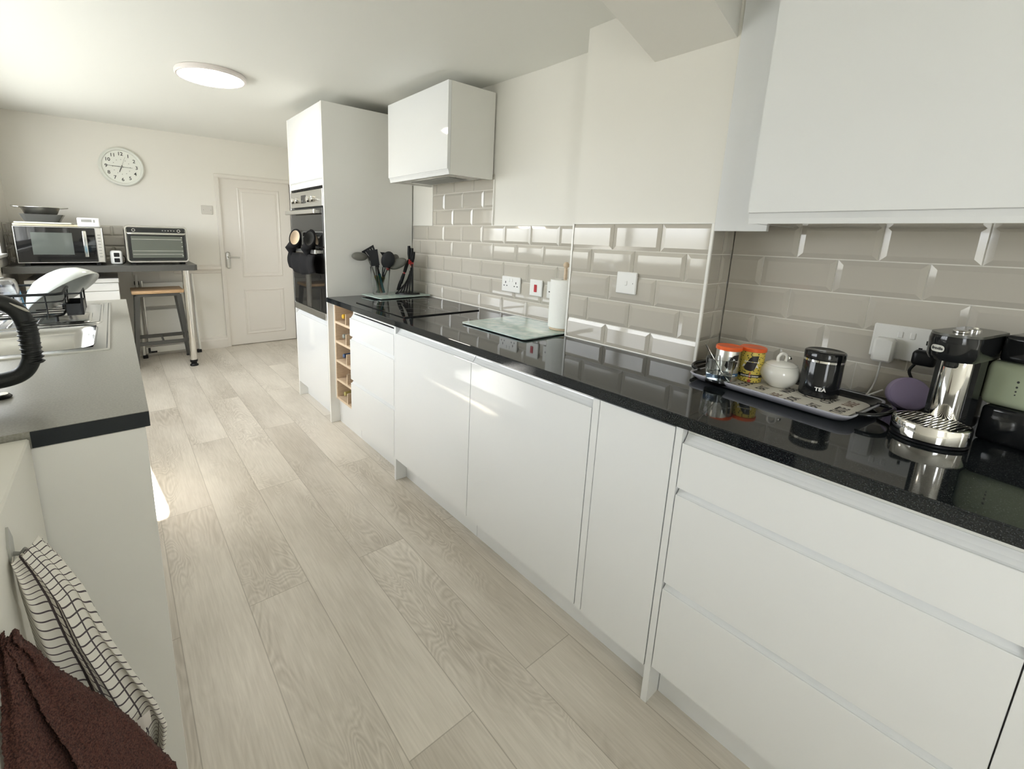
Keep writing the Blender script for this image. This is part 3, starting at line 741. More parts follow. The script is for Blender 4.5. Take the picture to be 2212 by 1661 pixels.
def hand(deg, ln, w, m, y, name, tail=.015):
    a = math.radians(90-deg); d = Vector((math.cos(a), 0, math.sin(a))); s = Vector((-d.z, 0, d.x))*w
    c = Vector((cx, y, cz)); bm = bmesh.new()
    vs = [bm.verts.new(c-d*tail-s), bm.verts.new(c-d*tail+s), bm.verts.new(c+d*ln+s*.6), bm.verts.new(c+d*ln-s*.6)]
    f = bm.faces.new(vs); r = bmesh.ops.extrude_face_region(bm, geom=[f]); bmesh.ops.translate(bm, vec=(0, -.001, 0), verts=[v for v in r['geom'] if isinstance(v, bmesh.types.BMVert)])
    obj(name, bm, m, ck)
hand(273, .115, .0022, ink, YW-.018, 'minute_hand'); hand(203, .055, .004, ink, YW-.020, 'hour_hand')
hand(93, .085, .0016, ink, YW-.0225, 'second_hand'); hand(20, .10, .0012, greypl, YW-.0245, 'alarm_hand')
bm = bmesh.new(); cyl(bm, .006, (cx, YW-.0265, cz), .008, 16, 'y'); obj('hub', bm, greypl, ck, True)

# wall plates -------------------------------------------------------------
def plate(name, label, cat, loc, wd, ht, face='x', sign=-1, bev=.003):
    """white plate standing proud of a wall: returns thing and a builder of boxes in (s, z, depth)"""
    t = thing(name, label, cat, loc)
    def bb(s0, s1, z0, z1, d0, d1, bev=0):
        if face == 'x': return B(loc[0]-d1, loc[0]-d0, loc[1]+s0, loc[1]+s1, loc[2]+z0, loc[2]+z1, bev=bev)
        return B(loc[0]+s0, loc[0]+s1, loc[1]-d1, loc[1]-d0, loc[2]+z0, loc[2]+z1, bev=bev)
    obj('faceplate', bb(-wd/2, wd/2, -ht/2, ht/2, 0, .010, bev), plasticw, t)
    return t, bb
def socket_holes(t, bb, s):
    obj('pin_slot', bb(s-.003, s+.003, .004, .016, .0098, .0103), blackpl, t)
    for q in (-.0115, .0115): obj('pin_slot', bb(s+q-.004, s+q+.004, -.012, -.006, .0098, .0103), blackpl, t)
def rocker(t, bb, s, z, m=plasticw): obj('rocker_switch', bb(s-.006, s+.006, z-.010, z+.010, .008, .0125, .002), m, t)
t, bb = plate('double_socket', 'white double socket on tiles left of the red-switched plate', 'socket', (XF, 1.146, 1.082), .150, .088)
for s in (-.042, .042): socket_holes(t, bb, s)
for s in (-.011, .011): rocker(t, bb, s, .024)
t, bb = plate('cooker_switch', 'white cooker switch plate with a red rocker on the tiles', 'switch', (XF, .952, 1.082), .090, .088)
rm = mat('red_switch', (.45,.01,.02), .3)
obj('rocker_switch', bb(-.010, .010, -.022, .018, .009, .014, .002), rm, t)
t, bb = plate('single_socket', 'white socket plate half hidden behind the kitchen roll', 'socket', (XF, .800, 1.082), .146, .088)
for s in (.042,): socket_holes(t, bb, s)
t, bb = plate('fan_switch', 'square white single switch on the chimney breast tiles', 'switch', (XB, .300, 1.181), .088, .086)
rocker(t, bb, 0, 0); obj('label_mark', bb(-.031, -.029, -.002, .002, .0098, .0103), ink, t)
t, bb = plate('double_socket', 'white double socket behind the coffee machine', 'socket', (XA, -.500, 1.080), .150, .098)
for s in (-.010, .016): rocker(t, bb, s, .024)
socket_holes(t, bb, -.042)
ad = thing('plug_adapter', 'white square charger plugged into the socket by coffee machine', 'charger', (XA-.03, -.455, 1.06))
obj('case', B(XA-.048, XA-.011, -.482, -.436, 1.022, 1.092, bev=.006), plasticw, ad, True)
_pw = plasticw; plasticw = mat('greige_plastic', (.60,.575,.53), .35)
t, bb = plate('blank_plate', 'blank white wall plate left of the far door', 'wall plate', (-.262, YW, 1.540), .108, .094, 'y')
for s in (-.035, .035): obj('screw', bb(s-.003, s+.003, -.003, .003, .0098, .0105), greypl, t)

plasticw = _pw
# ceiling lamp -------------------------------------------------------------
cl_ = thing('ceiling_light', 'round flush ceiling light glowing warm white', 'ceiling light', (-.56, 2.42, zceil(2.42)))
zc = zceil(2.42)-.001
bm = bmesh.new(); lathe(bm, [(.178, -.004), (.182, -.010), (.182, -.024), (.176, -.030), (.168, -.030), (.166, -.020)], (-.56, 2.42, zc), 64); obj('rim', bm, mat('lamp_rim', (.75,.70,.68), .4), cl_, True)
bm = bmesh.new(); lathe(bm, [(.168, -.026), (.160, -.031), (.10, -.034), (.01, -.035)], (-.56, 2.42, zc), 64); obj('diffuser', bm, lampem, cl_, True)
#PART2
# ------------------------------------------------------------------ stool and folding steps under the bar
so_ = thing('bar_stool', 'metal-legged stool with a pine seat tucked under the bar', 'stool', (-.81, 4.63, 0))
bm = bmesh.new(); box(bm, -1.016, -.600, 4.46, 4.80, .716, .748, bev=.006, seg=2)
for v in bm.verts: v.co.z -= .010*max(0, 1-abs((v.co.x+.808)/.2)**2)
obj('seat', bm, pine, so_, True)
obj('seat_frame', B(-.985, -.632, 4.475, 4.785, .688, .714, bev=.002), darksteel, so_)
for sx in (-1, 1):
    for sy in (-1, 1):
        bm = bmesh.new(); xt, yt = -.808+sx*.165, 4.63+sy*.135; xb, yb = -.808+sx*.225, 4.63+sy*.165
        w0, w1 = .022, .013
        lo = [bm.verts.new((xb+a*w1, yb+b*w1, .012)) for a, b in ((-1,-1),(1,-1),(1,1),(-1,1))]
        hi = [bm.verts.new((xt+a*w0, yt+b*w0, .70)) for a, b in ((-1,-1),(1,-1),(1,1),(-1,1))]
        bm.faces.new(lo[::-1]); bm.faces.new(hi)
        for q in range(4): bm.faces.new((lo[q], lo[(q+1)%4], hi[(q+1)%4], hi[q]))
        lg = obj('leg', bm, darksteel, so_); obj('rubber_foot', B(xb-.016, xb+.016, yb-.016, yb+.016, 0, .014, bev=.003), blackpl, lg)
for y, z in ((4.475, .235), (4.785, .245)): obj('stretcher', B(-1.01, -.605, y-.008, y+.008, z-.018, z+.018, bev=.002), darksteel, so_)
for x in (-1.008, -.608): obj('stretcher', B(x-.008, x+.008, 4.49, 4.77, .225, .255, bev=.002), darksteel, so_)
obj('brace_tab', B(-.812, -.798, 4.484, 4.776, .235, .252, bev=.001), darksteel, so_)
fs_ = thing('folding_steps', 'white folded step ladder behind the stool, against the far wall', 'step ladder', (-.72, 4.9, 0))
whitem = mat('white_enamel', (.74,.73,.68), .35)
for x in (-.955, -.47): 
    l = obj('rail', T((x-.01*(1 if x < -.7 else -1), 4.865, .012), (x, 4.925, .86), r=.013, seg=12), whitem, fs_, True)
    obj('rubber_foot', B(x-.022, x+.022, 4.845, 4.885, 0, .035, bev=.004), blackpl, l)
for z0, z1, y in ((.16, .50, 4.905), (.53, .78, 4.925)):
    obj('step', B(-.93, -.50, y-.014, y, z0, z1, bev=.008, seg=2), whitem, fs_)
for x in (-.915,): obj('inner_rail', T((x, 4.885, .12), (x, 4.905, .80), r=.009), steel, fs_, True)
obj('base_board', B(-.945, -.49, 4.895, 4.935, .04, .105, bev=.003), whitem, fs_)
bm = bmesh.new(); box(bm, -.925, -.905, 4.880, 4.894, .045, .10); box(bm, -.904, -.85, 4.880, 4.894, .045, .062); obj('latch', bm, blackpl, fs_)
pg = thing('wall_plug', 'small black plug with its cord on the wall beneath the bar', 'plug', (-.955, YW-.02, .77))
obj('case', B(-.975, -.935, YW-.03, YW-.001, .755, .795, bev=.004), blackpl, pg)
obj('cord', T((-.955, YW-.02, .795), (-.98, YW-.02, .86), (-.97, YW-.012, .93), r=.004, n=5), whitem, pg, True)

# ------------------------------------------------------------------ oven gloves
glm = noise_bump(mat('black_glove_cloth', (.008,.008,.009), .8, spec=.15), 60, .25)
og = thing('oven_gloves', 'black double oven gloves hanging over the lower oven handle', 'oven gloves', (-.06, 2.5, 1.2))
def cloth_slab(fn, nu, nv, th, name, m, parent):
    """closed sheet: fn(u, v) -> centre point, thickness th along local normal (x here)"""
    bm = bmesh.new(); A = [[bm.verts.new(fn(i/nu, j/nv)+Vector((-th/2,0,0))) for j in range(nv+1)] for i in range(nu+1)]
    Bq = [[bm.verts.new(fn(i/nu, j/nv)+Vector((th/2,0,0))) for j in range(nv+1)] for i in range(nu+1)]
    for i in range(nu):
        for j in range(nv):
            bm.faces.new((A[i][j], A[i][j+1], A[i+1][j+1], A[i+1][j])); bm.faces.new((Bq[i][j], Bq[i+1][j], Bq[i+1][j+1], Bq[i][j+1]))
    for i in range(nu):
        bm.faces.new((A[i][0], A[i+1][0], Bq[i+1][0], Bq[i][0])); bm.faces.new((A[i][nv], Bq[i][nv], Bq[i+1][nv], A[i+1][nv]))
    for j in range(nv):
        bm.faces.new((A[0][j], Bq[0][j], Bq[0][j+1], A[0][j+1])); bm.faces.new((A[nu][j], A[nu][j+1], Bq[nu][j+1], Bq[nu][j]))
    return obj(name, bm, m, parent, 'all')
def fb(u, v):   # band draped in front of the lower door: u along y, v down
    y = 2.27+.53*u; z = 1.19-v*(.115+.03*math.sin(u*PI))
    return Vector((-.060-.012*math.sin(v*PI)-.006*math.sin(u*19), y, z))
cloth_slab(fb, 24, 8, .014, 'band', glm, og)
def mitt(path, lining, label):
    """path: (centre, normal, half width, half height) rings from the open cuff down to the closed tip"""
    bm = bmesh.new(); n = 24; rings = []
    def ring(c, nn, a, b):
        nn = Vector(nn).normalized(); u_ = nn.cross(Vector((0,0,1))).normalized(); v_ = u_.cross(nn)
        return [bm.verts.new(Vector(c)+u_*(a*math.cos(2*PI*i/n))+v_*(b*math.sin(2*PI*i/n))) for i in range(n)]
    rings = [ring(*p) for p in path]
    for A, Bq in zip(rings, rings[1:]):
        for i in range(n): bm.faces.new((A[i], Bq[i], Bq[(i+1)%n], A[(i+1)%n]))
    bm.faces.new(rings[-1])
    c, nn, a, b = path[0]; nn = Vector(nn).normalized(); inn = [ring(Vector(c)-nn*d, nn, a*k, b*k) for k, d in ((.86, .003), (.70, .022), (.35, .035))]
    for i in range(n): bm.faces.new((rings[0][i], rings[0][(i+1)%n], inn[0][(i+1)%n], inn[0][i]))
    for A, Bq in zip(inn, inn[1:]):
        for i in range(n): bm.faces.new((A[i], A[(i+1)%n], Bq[(i+1)%n], Bq[i])).material_index = 1
    bm.faces.new(inn[-1]).material_index = 1
    obj('mitt', bm, [glm, lining], og, 'all')['label'] = label
NN = (-.62, -.70, .35)
mitt([((-.072,2.625,1.300), NN, .040, .062), ((-.066,2.631,1.296), NN, .046, .068), ((-.050,2.665,1.270), (-.4,-.7,.6), .040, .060), ((-.060,2.715,1.225), (-.1,-.2,1), .055, .028), ((-.066,2.745,1.16), (0,0,1), .058, .028), ((-.066,2.745,1.11), (0,0,1), .050, .026), ((-.064,2.74,1.085), (0,0,1), .030, .016)], mat('cream_lining', (.62,.52,.40), .9), 'mitt pocket with cream lining')
mitt([((-.068,2.335,1.300), NN, .036, .055), ((-.062,2.341,1.296), NN, .042, .061), ((-.050,2.375,1.270), (-.4,-.7,.6), .038, .052), ((-.056,2.40,1.225), (-.1,-.2,1), .048, .020), ((-.062,2.41,1.17), (0,0,1), .050, .020), ((-.062,2.41,1.14), (0,0,1), .030, .012)], mat('dark_lining', (.04,.04,.038), .9), 'mitt pocket with dark lining')

# ------------------------------------------------------------------ on the right worktop
def gboard(name, label, x0, x1, y0, y1, rz, z):
    g = thing(name, label, 'glass board', ((x0+x1)/2, (y0+y1)/2, z), rz, group='glass worktop savers')
    a, b = (x1-x0)/2, (y1-y0)/2
    bm = bmesh.new(); P_ = rrect(-a, a, -b, b, .018, 0)
    loops(bm, [[(p[0], p[1], .004) for p in P_], [(p[0], p[1], .009) for p in P_]]); bm.faces.new([v for v in bm.verts[:len(P_)]][::-1]) if False else None
    bm.verts.ensure_lookup_table(); bm.faces.new([bm.verts[i] for i in range(len(P_))][::-1])
    obj('glass', bm, bevglass, g, local=True)
    for sx in (-1, 1):
        for sy in (-1, 1):
            bm = bmesh.new(); cyl(bm, .008, (sx*(a-.03), sy*(b-.03), 0), .004, 12); obj('foot', bm, clearpl, g, local=True)
    return g
gboard('glass_board', 'frosted glass board under the utensil jar and knife stand', .245, .655, 1.945, 2.225, math.radians(3), WT+.006)
gboard('glass_board', 'frosted glass chopping board with the kitchen roll at its corner', .245, .625, .605, 1.055, 0, WT+.0005)
# kitchen roll
kr = thing('kitchen_roll', 'white kitchen roll on a wooden stand against chimney breast corner', 'kitchen roll', (.552, .672, WT+.0102))
KX, KY, KZ = .560, .668, WT+.0102
bm = bmesh.new(); cyl(bm, .060, (KX, KY, KZ), .012, 32, bev=.002); obj('stand_base', bm, oak, kr, True)
bm = bmesh.new(); lathe(bm, [(.021, .013), (.066, .013), (.067, .018), (.067, .232), (.066, .237), (.021, .237)], (KX, KY, KZ), 40, closed=True); obj('paper', bm, paper, kr, True)
bm = bmesh.new(); lathe(bm, [(.008, .012), (.008, .285), (.006, .290), (.013, .298), (.014, .308), (.008, .318), (.002, .319)], (KX, KY, KZ), 20); obj('post', bm, oak, kr, True)
# utensil jar; V(s, z) puts things in the vertical plane square to the view
RT = Vector((.785, -.62, 0)); FWD = Vector((.62, .785, 0))
JC = Vector((.352, 2.135, WT+.0155))
def JV(s, z, d=0): return JC + RT*s + Vector((0, 0, z)) + FWD*d
jar = thing('glass_jar', 'tapered clear glass jar full of cooking utensils', 'jar', tuple(JC))
bm = bmesh.new(); lathe(bm, [(.002, 0), (.050, 0), (.053, .004), (.071, .190), (.0715, .193), (.069, .193), (.067, .190), (.050, .012), (.002, .010)], JC, 36); obj('jar_body', bm, glass, jar, True)
ut_m = mat('black_silicone', (.010,.011,.012), .45, spec=.2); gr_m = mat('grey_nylon', (.10,.10,.085), .35)
def handle_part(t, a, b, col, r=.008):
    m = mat('handle_%d' % int(col[0]*1000+col[1]*100), col, .4)
    obj('handle', T(a, (a+b)/2+Vector((0,0,0)), b, r=[r*.8, r, r*.8] if False else r, seg=10), m, t, True)
def utensil(name, label, s0, d0, s1, z1, d1, zmid, col, head, hm, group='cooking utensils in the jar'):
    a = JV(s0, .016, d0); b = JV(s1, z1, d1); mid = a+(b-a)*(zmid/(z1)); 
    t = thing(name, label, 'utensil', tuple(a), group=group)
    if col: handle_part(t, a, mid, col)
    obj('shaft', T(mid if col else a, b, r=.0042, seg=8), hm, t, True)
    ax = (b-a).normalized(); bm = bmesh.new(); head(bm, b, ax)
    obj('head', bm, hm, t, 'all' if name in ('serving_spoon','ladle') else True)
def ellipse_head(w, l, tilt=Vector((0,0,0)), th=.006, dish=.0):
    def f(bm, b, ax):
        dirv = (ax+tilt).normalized(); side = dirv.cross(FWD).normalized(); nrm = side.cross(dirv); n = 24; c = b+dirv*l
        ring = lambda k, o: [bm.verts.new(c+dirv*(l*k*math.cos(2*PI*i/n))+side*(w*k*math.sin(2*PI*i/n))+nrm*o) for i in range(n)]
        R_ = [ring(.4, th/2+dish), ring(.8, th/2+dish*.5), ring(1, 0), ring(.8, -th/2+dish*.5), ring(.4, -th/2+dish)]
        for A, Bq in zip(R_, R_[1:]):
            for i in range(n): bm.faces.new((A[i], A[(i+1)%n], Bq[(i+1)%n], Bq[i]))
        bm.faces.new(R_[0]); bm.faces.new(R_[-1][::-1])
    return f
def slab_head(w0, w1, l, tilt=Vector((0,0,0)), slots=False, th=.005):
    def f(bm, b, ax):
        dirv = (ax+tilt).normalized(); side = dirv.cross(FWD).normalized(); nrm = side.cross(dirv)
        def q(a0, a1, l0, l1, wa, wb):
            P = [b+dirv*l0+side*(wa*a0), b+dirv*l0+side*(wa*a1), b+dirv*l1+side*(wb*a1), b+dirv*l1+side*(wb*a0)]
            A = [bm.verts.new(p+nrm*th/2) for p in P]; Bq = [bm.verts.new(p-nrm*th/2) for p in P]
            bm.faces.new(A); bm.faces.new(Bq[::-1])
            for i in range(4): bm.faces.new((A[i], Bq[i], Bq[(i+1)%4], A[(i+1)%4]))
        if not slots: q(-1, 1, -.005, l, w0, w1)
        else:
            q(-1, 1, -.005, l*.25, w0, w0+(w1-w0)*.25); q(-1, 1, l*.85, l, w0+(w1-w0)*.85, w1)
            for i in range(5): q(-1+i*.4+.02*(i > 0), -1+i*.4+.28+.1*(i == 4), l*.25, l*.85, w0+(w1-w0)*.25, w0+(w1-w0)*.85)
    return f
utensil('ladle', 'grey ladle leaning furthest left in the utensil jar', .012, -.02, -.085, .255, -.01, .12, (.70,.50,.12), ellipse_head(.030, .055, Vector((-1.4,.2,-.75)), .03, .0), gr_m)
utensil('slotted_turner', 'black slotted turner rising behind the left of the jar', .010, .02, -.045, .235, .03, .12, (.42,.55,.20), slab_head(.028, .048, .095, Vector((-.35,.1,0)), True), ut_m)
utensil('spatula', 'flat black spatula at the front left of the jar', -.008, -.03, -.026, .205, -.035, .12, (.28,.50,.22), slab_head(.028, .034, .105, Vector((-.10,0,0))), ut_m)
utensil('masher', 'black utensil with a flat cross head in the middle of the jar', .0, .035, .020, .270, .035, .12, None, slab_head(.010, .030, .020), ut_m)
utensil('cooking_spoon', 'large round black spoon right of centre in the jar', -.012, -.01, .038, .185, -.02, .12, (.35,.38,.12), ellipse_head(.046, .060, Vector((.05,0,0)), .008), ut_m)
utensil('tongs', 'teal-handled black utensil crossing the front of the jar', .030, -.03, -.012, .185, -.02, .14, (.02,.28,.28), slab_head(.010, .012, .05), ut_m)
utensil('slotted_spoon', 'dark grey spoon standing behind the round black spoon', -.02, .03, .060, .205, .03, .11, (.38,.40,.14), ellipse_head(.032, .045, Vector((.30,-.2,0)), .006), gr_m)
utensil('serving_spoon', 'grey spoon with a red neck leaning furthest right in the jar', -.03, 0, .060, .190, -.005, .1, None, ellipse_head(.034, .068, Vector((.8,-.63,-.25)), .010), gr_m)
t_ = bpy.data.objects['serving_spoon']
obj('red_neck', T(JV(.050, .170, -.006), JV(.070, .212, -.006), r=.011), mat('red_collar', (.55,.03,.04), .4), t_, True)
# knife stand
KC = Vector((.530, 2.065, WT+.0155))
def KV(s, z, d=0): return KC + RT*s + Vector((0, 0, z)) + FWD*d
ks = thing('knife_stand', 'fan-shaped black knife stand by the far tiles', 'knife stand', tuple(KC))
bm = bmesh.new(); n = 28
A = [bm.verts.new(KV(.090*math.cos(2*PI*i/n), 0, .052*math.sin(2*PI*i/n))) for i in range(n)]; Bq = [bm.verts.new(KV(.086*math.cos(2*PI*i/n), .010, .050*math.sin(2*PI*i/n))) for i in range(n)]
bm.faces.new(A[::-1]); bm.faces.new(Bq)
for i in range(n): bm.faces.new((A[i], A[(i+1)%n], Bq[(i+1)%n], Bq[i]))
obj('base', bm, blackpl, ks)
for k in range(6):
    s0, s1 = .036-.022*k, .034-.006*k; top = .215-.024*k
    bm = bmesh.new(); d = .018
    pr = [(s0-.0055, .008), (s0+.0045, .008), (s1+.005, top), (s1-.006, top)]
    A = [bm.verts.new(KV(p[0], p[1], -d)) for p in pr]; Bq = [bm.verts.new(KV(p[0], p[1], d)) for p in pr]
    bm.faces.new(A); bm.faces.new(Bq[::-1])
    for i in range(4): bm.faces.new((A[i], Bq[i], Bq[(i+1)%4], A[(i+1)%4]))
    obj('fin', bm, blackgl if k % 2 else blackpl, ks)
redc = mat('red_ring', (.50,.04,.04), .4)
for k, (s, z, ln, dx, label) in enumerate([(.013,.235,.105,-.004,'tallest'),(.027,.225,.10,.004,'second'),(.034,.215,.085,.010,'rightmost')]):
    kn = thing('kitchen_knife', 'black-handled knife with red collar, %s in the stand' % label, 'knife', tuple(KV(s, z)), group='knives in the stand')
    obj('handle', T(KV(s, z+.012), KV(s+dx*.4, z+ln*.5), KV(s+dx, z+ln), r=[.010, .0135, .010]), ut_m, kn, True)
    obj('collar', T(KV(s-.002, z-.022), KV(s, z+.012), r=.0085), redc, kn, True)
    obj('blade', B(-.001, .001, -.008, .008, -.10, 0) if False else T(KV(s-.003, z-.10), KV(s-.002, z-.02), r=.0022), steel, kn, True)
for s, z, lab in ((-.004, .165, 'upper'), (-.030, .085, 'middle'), (-.050, .035, 'lowest')):
    kn = thing('kitchen_knife', 'short black-handled knife slotted in the %s left side of the stand' % lab, 'knife', tuple(KV(s, z)), group='knives in the stand')
    obj('handle', T(KV(s-.018, z-.010), KV(s-.006, z+.03), KV(s+.004, z+.06), r=[.012, .013, .011]), ut_m, kn, True)
    obj('collar', T(KV(s+.004, z+.058), KV(s+.010, z+.078), r=.008), redc if lab == 'middle' else blackgl, kn, True)

# tray and its contents
TR = thing('serving_tray', 'black and white word-printed tray with loop handles', 'tray', (.437, -.277, WT), math.atan2(-.993, -.119))
a, b = .215, .133
bm = bmesh.new()
def tl(ins, z): return [(p[0], p[1], z) for p in rrect(-a+ins, a-ins, -b+ins, b-ins, .03, 0, 6)]
loops(bm, [tl(.018, .003), tl(.004, .016), tl(0, .022), tl(.001, .025), tl(.005, .023), tl(.020, .008), tl(.03, .0065)]); bm.verts.ensure_lookup_table()
bm.faces.new([bm.verts[i] for i in range(28)][::-1])
traym = mat('tray_rim_lilac_grey', (.42,.42,.47), .3)
obj('rim', bm, traym, TR, 'all', local=True)
bm = bmesh.new(); loops(bm, [tl(.006, .0232), tl(.021, .0085), tl(.030, .0072)], cap=False); obj('inner_wall', bm, blackgl, TR, 'all', local=True)
bm = bmesh.new(); loops(bm, [tl(.024, .0080), tl(.0245, .0084)]); obj('printed_base', bm, mat('tray_print_cream', (.74,.71,.64), .35), TR, local=True)
wk = mat('tray_lettering', (.06,.055,.05), .5); wb = mat('tray_lettering_brown', (.22,.15,.11), .5)
words_ = [('COOK',-.150,-.075,1),('EAT',-.100,-.085,1),('TASTE',-.150,.02,1),('COOK',-.075,-.030,1),('BAKE',-.085,-.100,0),('EAT',-.030,-.030,1),('COOK',-.020,-.085,0),('BAKE',.020,-.070,1),('MADE',.020,.02,1),('COOK',.060,-.065,1),('MADE',-.03,.06,1),('EAT',.115,-.060,1),('EAT',.110,-.098,2),('TASTE',.165,-.035,1),('BAKE',.160,.05,1),('LOVE',.075,.03,1),('COOK',.118,.03,1),('EAT',-.10,.05,1)]
for w_, x, y, o in words_:
    sz = .030 if o == 1 else .028
    if o == 1: f_ = lambda X, Y, d, x=x, y=y: Vector((x-Y*1.15, y+X*.8, .0086+d))
    elif o == 0: f_ = lambda X, Y, d, x=x, y=y: Vector((x+X*.9, y+Y*.8, .0086+d))
    else: f_ = lambda X, Y, d, x=x, y=y: Vector((x-X*1.1, y-Y*.8, .0086+d))
    obj('printed_word', text_bm(w_, sz, f_, .0002, .0007), wb if w_ == 'BAKE' and o == 1 else wk, TR, local=True)
for s in (-1, 1):
    obj('handle', T(*[(s*x, y, z) for x, y, z in ((.208, -.075, .022), (.238, -.060, .026), (.252, -.030, .029), (.254, 0, .030), (.252, .030, .029), (.238, .060, .026), (.208, .075, .022))], r=.0055, n=5), blackgl, TR, True, local=True)
TZ = WT+.0092
def wrap(c, r, a0, z0):
    return lambda x, y, d: Vector((c[0]+(r+.0004+d)*math.cos(a0+x/r), c[1]+(r+.0004+d)*math.sin(a0+x/r), z0+y))
def tin(c, label, bodym, name='coffee_tin', group='instant coffee tins', a0=0, style=0):
    r, h_ = .0340, .104
    t = thing(name, label, 'tin', (*c, TZ), group=group)
    bm = bmesh.new(); lathe(bm, [(r-.003, 0), (r, .002), (r, h_-.003), (r-.001, h_)], (*c, TZ), 40); obj('body', bm, bodym, t, True)
    bm = bmesh.new(); lathe(bm, [(r+.0015, h_-.006), (r+.003, h_-.005), (r+.003, h_+.004), (r+.001, h_+.006), (r-.004, h_+.0045), (.002, h_+.0045)], (*c, TZ), 40); obj('lid', bm, orange, t, True)
    def patch(name, pts, m, off=.0003):
        bm = bmesh.new()
        lo, hi = min(p[0] for p in pts), max(p[0] for p in pts)
        n = 14; W_ = wrap(c, r, a0, TZ); prevs = None
        def span(x):   # vertical extent of the polygon at x
            ys = []
            for (x0, y0), (x1, y1) in zip(pts, pts[1:]+pts[:1]):
                if (x0-x)*(x1-x) <= 0 and x0 != x1: ys.append(y0+(y1-y0)*(x-x0)/(x1-x0))
            return (min(ys), max(ys)) if ys else (0, 0)
        for i in range(n+1):
            x = lo+(hi-lo)*(i+.001)/(n+.002); y0, y1 = span(x)
            cur = (bm.verts.new(W_(x, y0, off)), bm.verts.new(W_(x, y1, off)))
            if prevs: bm.faces.new((prevs[0], cur[0], cur[1], prevs[1]))
            prevs = cur
        obj(name, bm, m, t, True)
    blk = mat('label_black', (.02,.016,.016), .35); wht = mat('label_white', (.85,.84,.80), .4); red = mat('label_red', (.45,.06,.04), .4)
    patch('leaf_mark', [(-.010,.068),(-.006,.078),(.002,.086),(.018,.088),(.016,.068)], blk)
    patch('cup_mark', [(-.020,.046),(-.014,.040),(.0,.037),(.010,.042),(.016,.066),(-.012,.066)], blk)
    obj('lettering', text_bm('NESCAFE', .0100, wrap(c, r, a0+.001/r, TZ+.066), .0002, .0002), wht, t)
    obj('lettering', text_bm('AZERA', .0145, wrap(c, r, a0-.002/r, TZ+.053), .0002, .0005), wht, t)
    for k in range(3): patch('dot', [(-.002,.031-k*.007+.003),(.002,.031-k*.007+.003),(.002,.031-k*.007-.002),(-.002,.031-k*.007-.002)], red)
    patch('door_mark', [(-.004,.002),(-.004,.009),(0,.012),(.004,.009),(.004,.002)], red)
    bandm = mat('label_band_blue', (.03,.10,.22), .4) if style == 0 else blk
    bm = bmesh.new(); lathe(bm, [(r+.0001, .0175), (r+.0005, .0175), (r+.0005, .027), (r+.0001, .027)], (*c, TZ), 40, closed=True); obj('band', bm, bandm, t, True)
    obj('lettering', text_bm('americano intenso' if style else 'americano', .0070, wrap(c, r+.0004, a0, TZ+.0222), .0002, .0002), wht, t)
tin((.405, -.136), 'silver coffee tin with an orange lid behind the drinking glass', steel, a0=math.radians(-152+18), style=0)
ym = mat('yellow_speckled_label', (.72,.55,.06), .4)
_b = ym.node_tree.nodes['Principled BSDF']; _tc = N(ym, 'ShaderNodeTexCoord'); _v = N(ym, 'ShaderNodeTexVoronoi'); _v.inputs['Scale'].default_value = 150
_r = N(ym, 'ShaderNodeValToRGB'); L(ym, _tc.outputs['Object'], _v.inputs['Vector']); L(ym, _v.outputs['Distance'], _r.inputs[0]); L(ym, _r.outputs[0], _b.inputs['Base Color'])
_r.color_ramp.elements[0].position = .28; _r.color_ramp.elements[0].color = (.10,.10,.03,1); _r.color_ramp.elements[1].position = .36; _r.color_ramp.elements[1].color = (.66,.52,.10,1)
tin((.461, -.185), 'yellow speckled coffee tin with orange lid beside the silver one', ym, a0=math.radians(-160), style=1)
# glass with water and spoon
GC = (.338, -.142)
dg = thing('drinking_glass', 'small clear tumbler with a little water at the tray corner', 'glass', (*GC, TZ))
bm = bmesh.new(); lathe(bm, [(.002, 0), (.032, 0), (.0345, .003), (.0395, .080), (.0395, .081), (.0380, .081), (.0375, .080), (.0330, .010), (.002, .008)], (*GC, TZ), 40); obj('tumbler', bm, glass, dg, True)
bm = bmesh.new(); lathe(bm, [(.002, .0088), (.0325, .0108), (.0352, .034), (.002, .034)], (*GC, TZ), 32); obj('water', bm, mat('water', (.75,.85,.92), .0, trans=1, ior=1.33), dg, True)
tsp = thing('teaspoon', 'teaspoon standing in the tumbler', 'spoon', (*GC, TZ+.01))
p0 = Vector((GC[0]+.014, GC[1]-.018, TZ+.014)); p1 = Vector((GC[0]-.035, GC[1]+.035, TZ+.122))
obj('handle', T(p0, (p0+p1)/2+Vector((0,0,-.002)), p1, r=.0018, n=4, seg=8), chrome, tsp, True)
bm = bmesh.new(); bmesh.ops.create_uvsphere(bm, u_segments=16, v_segments=10, radius=1)
for v in bm.verts: v.co = Vector((v.co.x*.012, v.co.y*.008, v.co.z*.0025))
bmesh.ops.transform(bm, matrix=Matrix.Translation(p0) @ Matrix.Rotation(math.radians(-40), 4, 'Z'), verts=bm.verts); obj('bowl', bm, chrome, tsp, True)
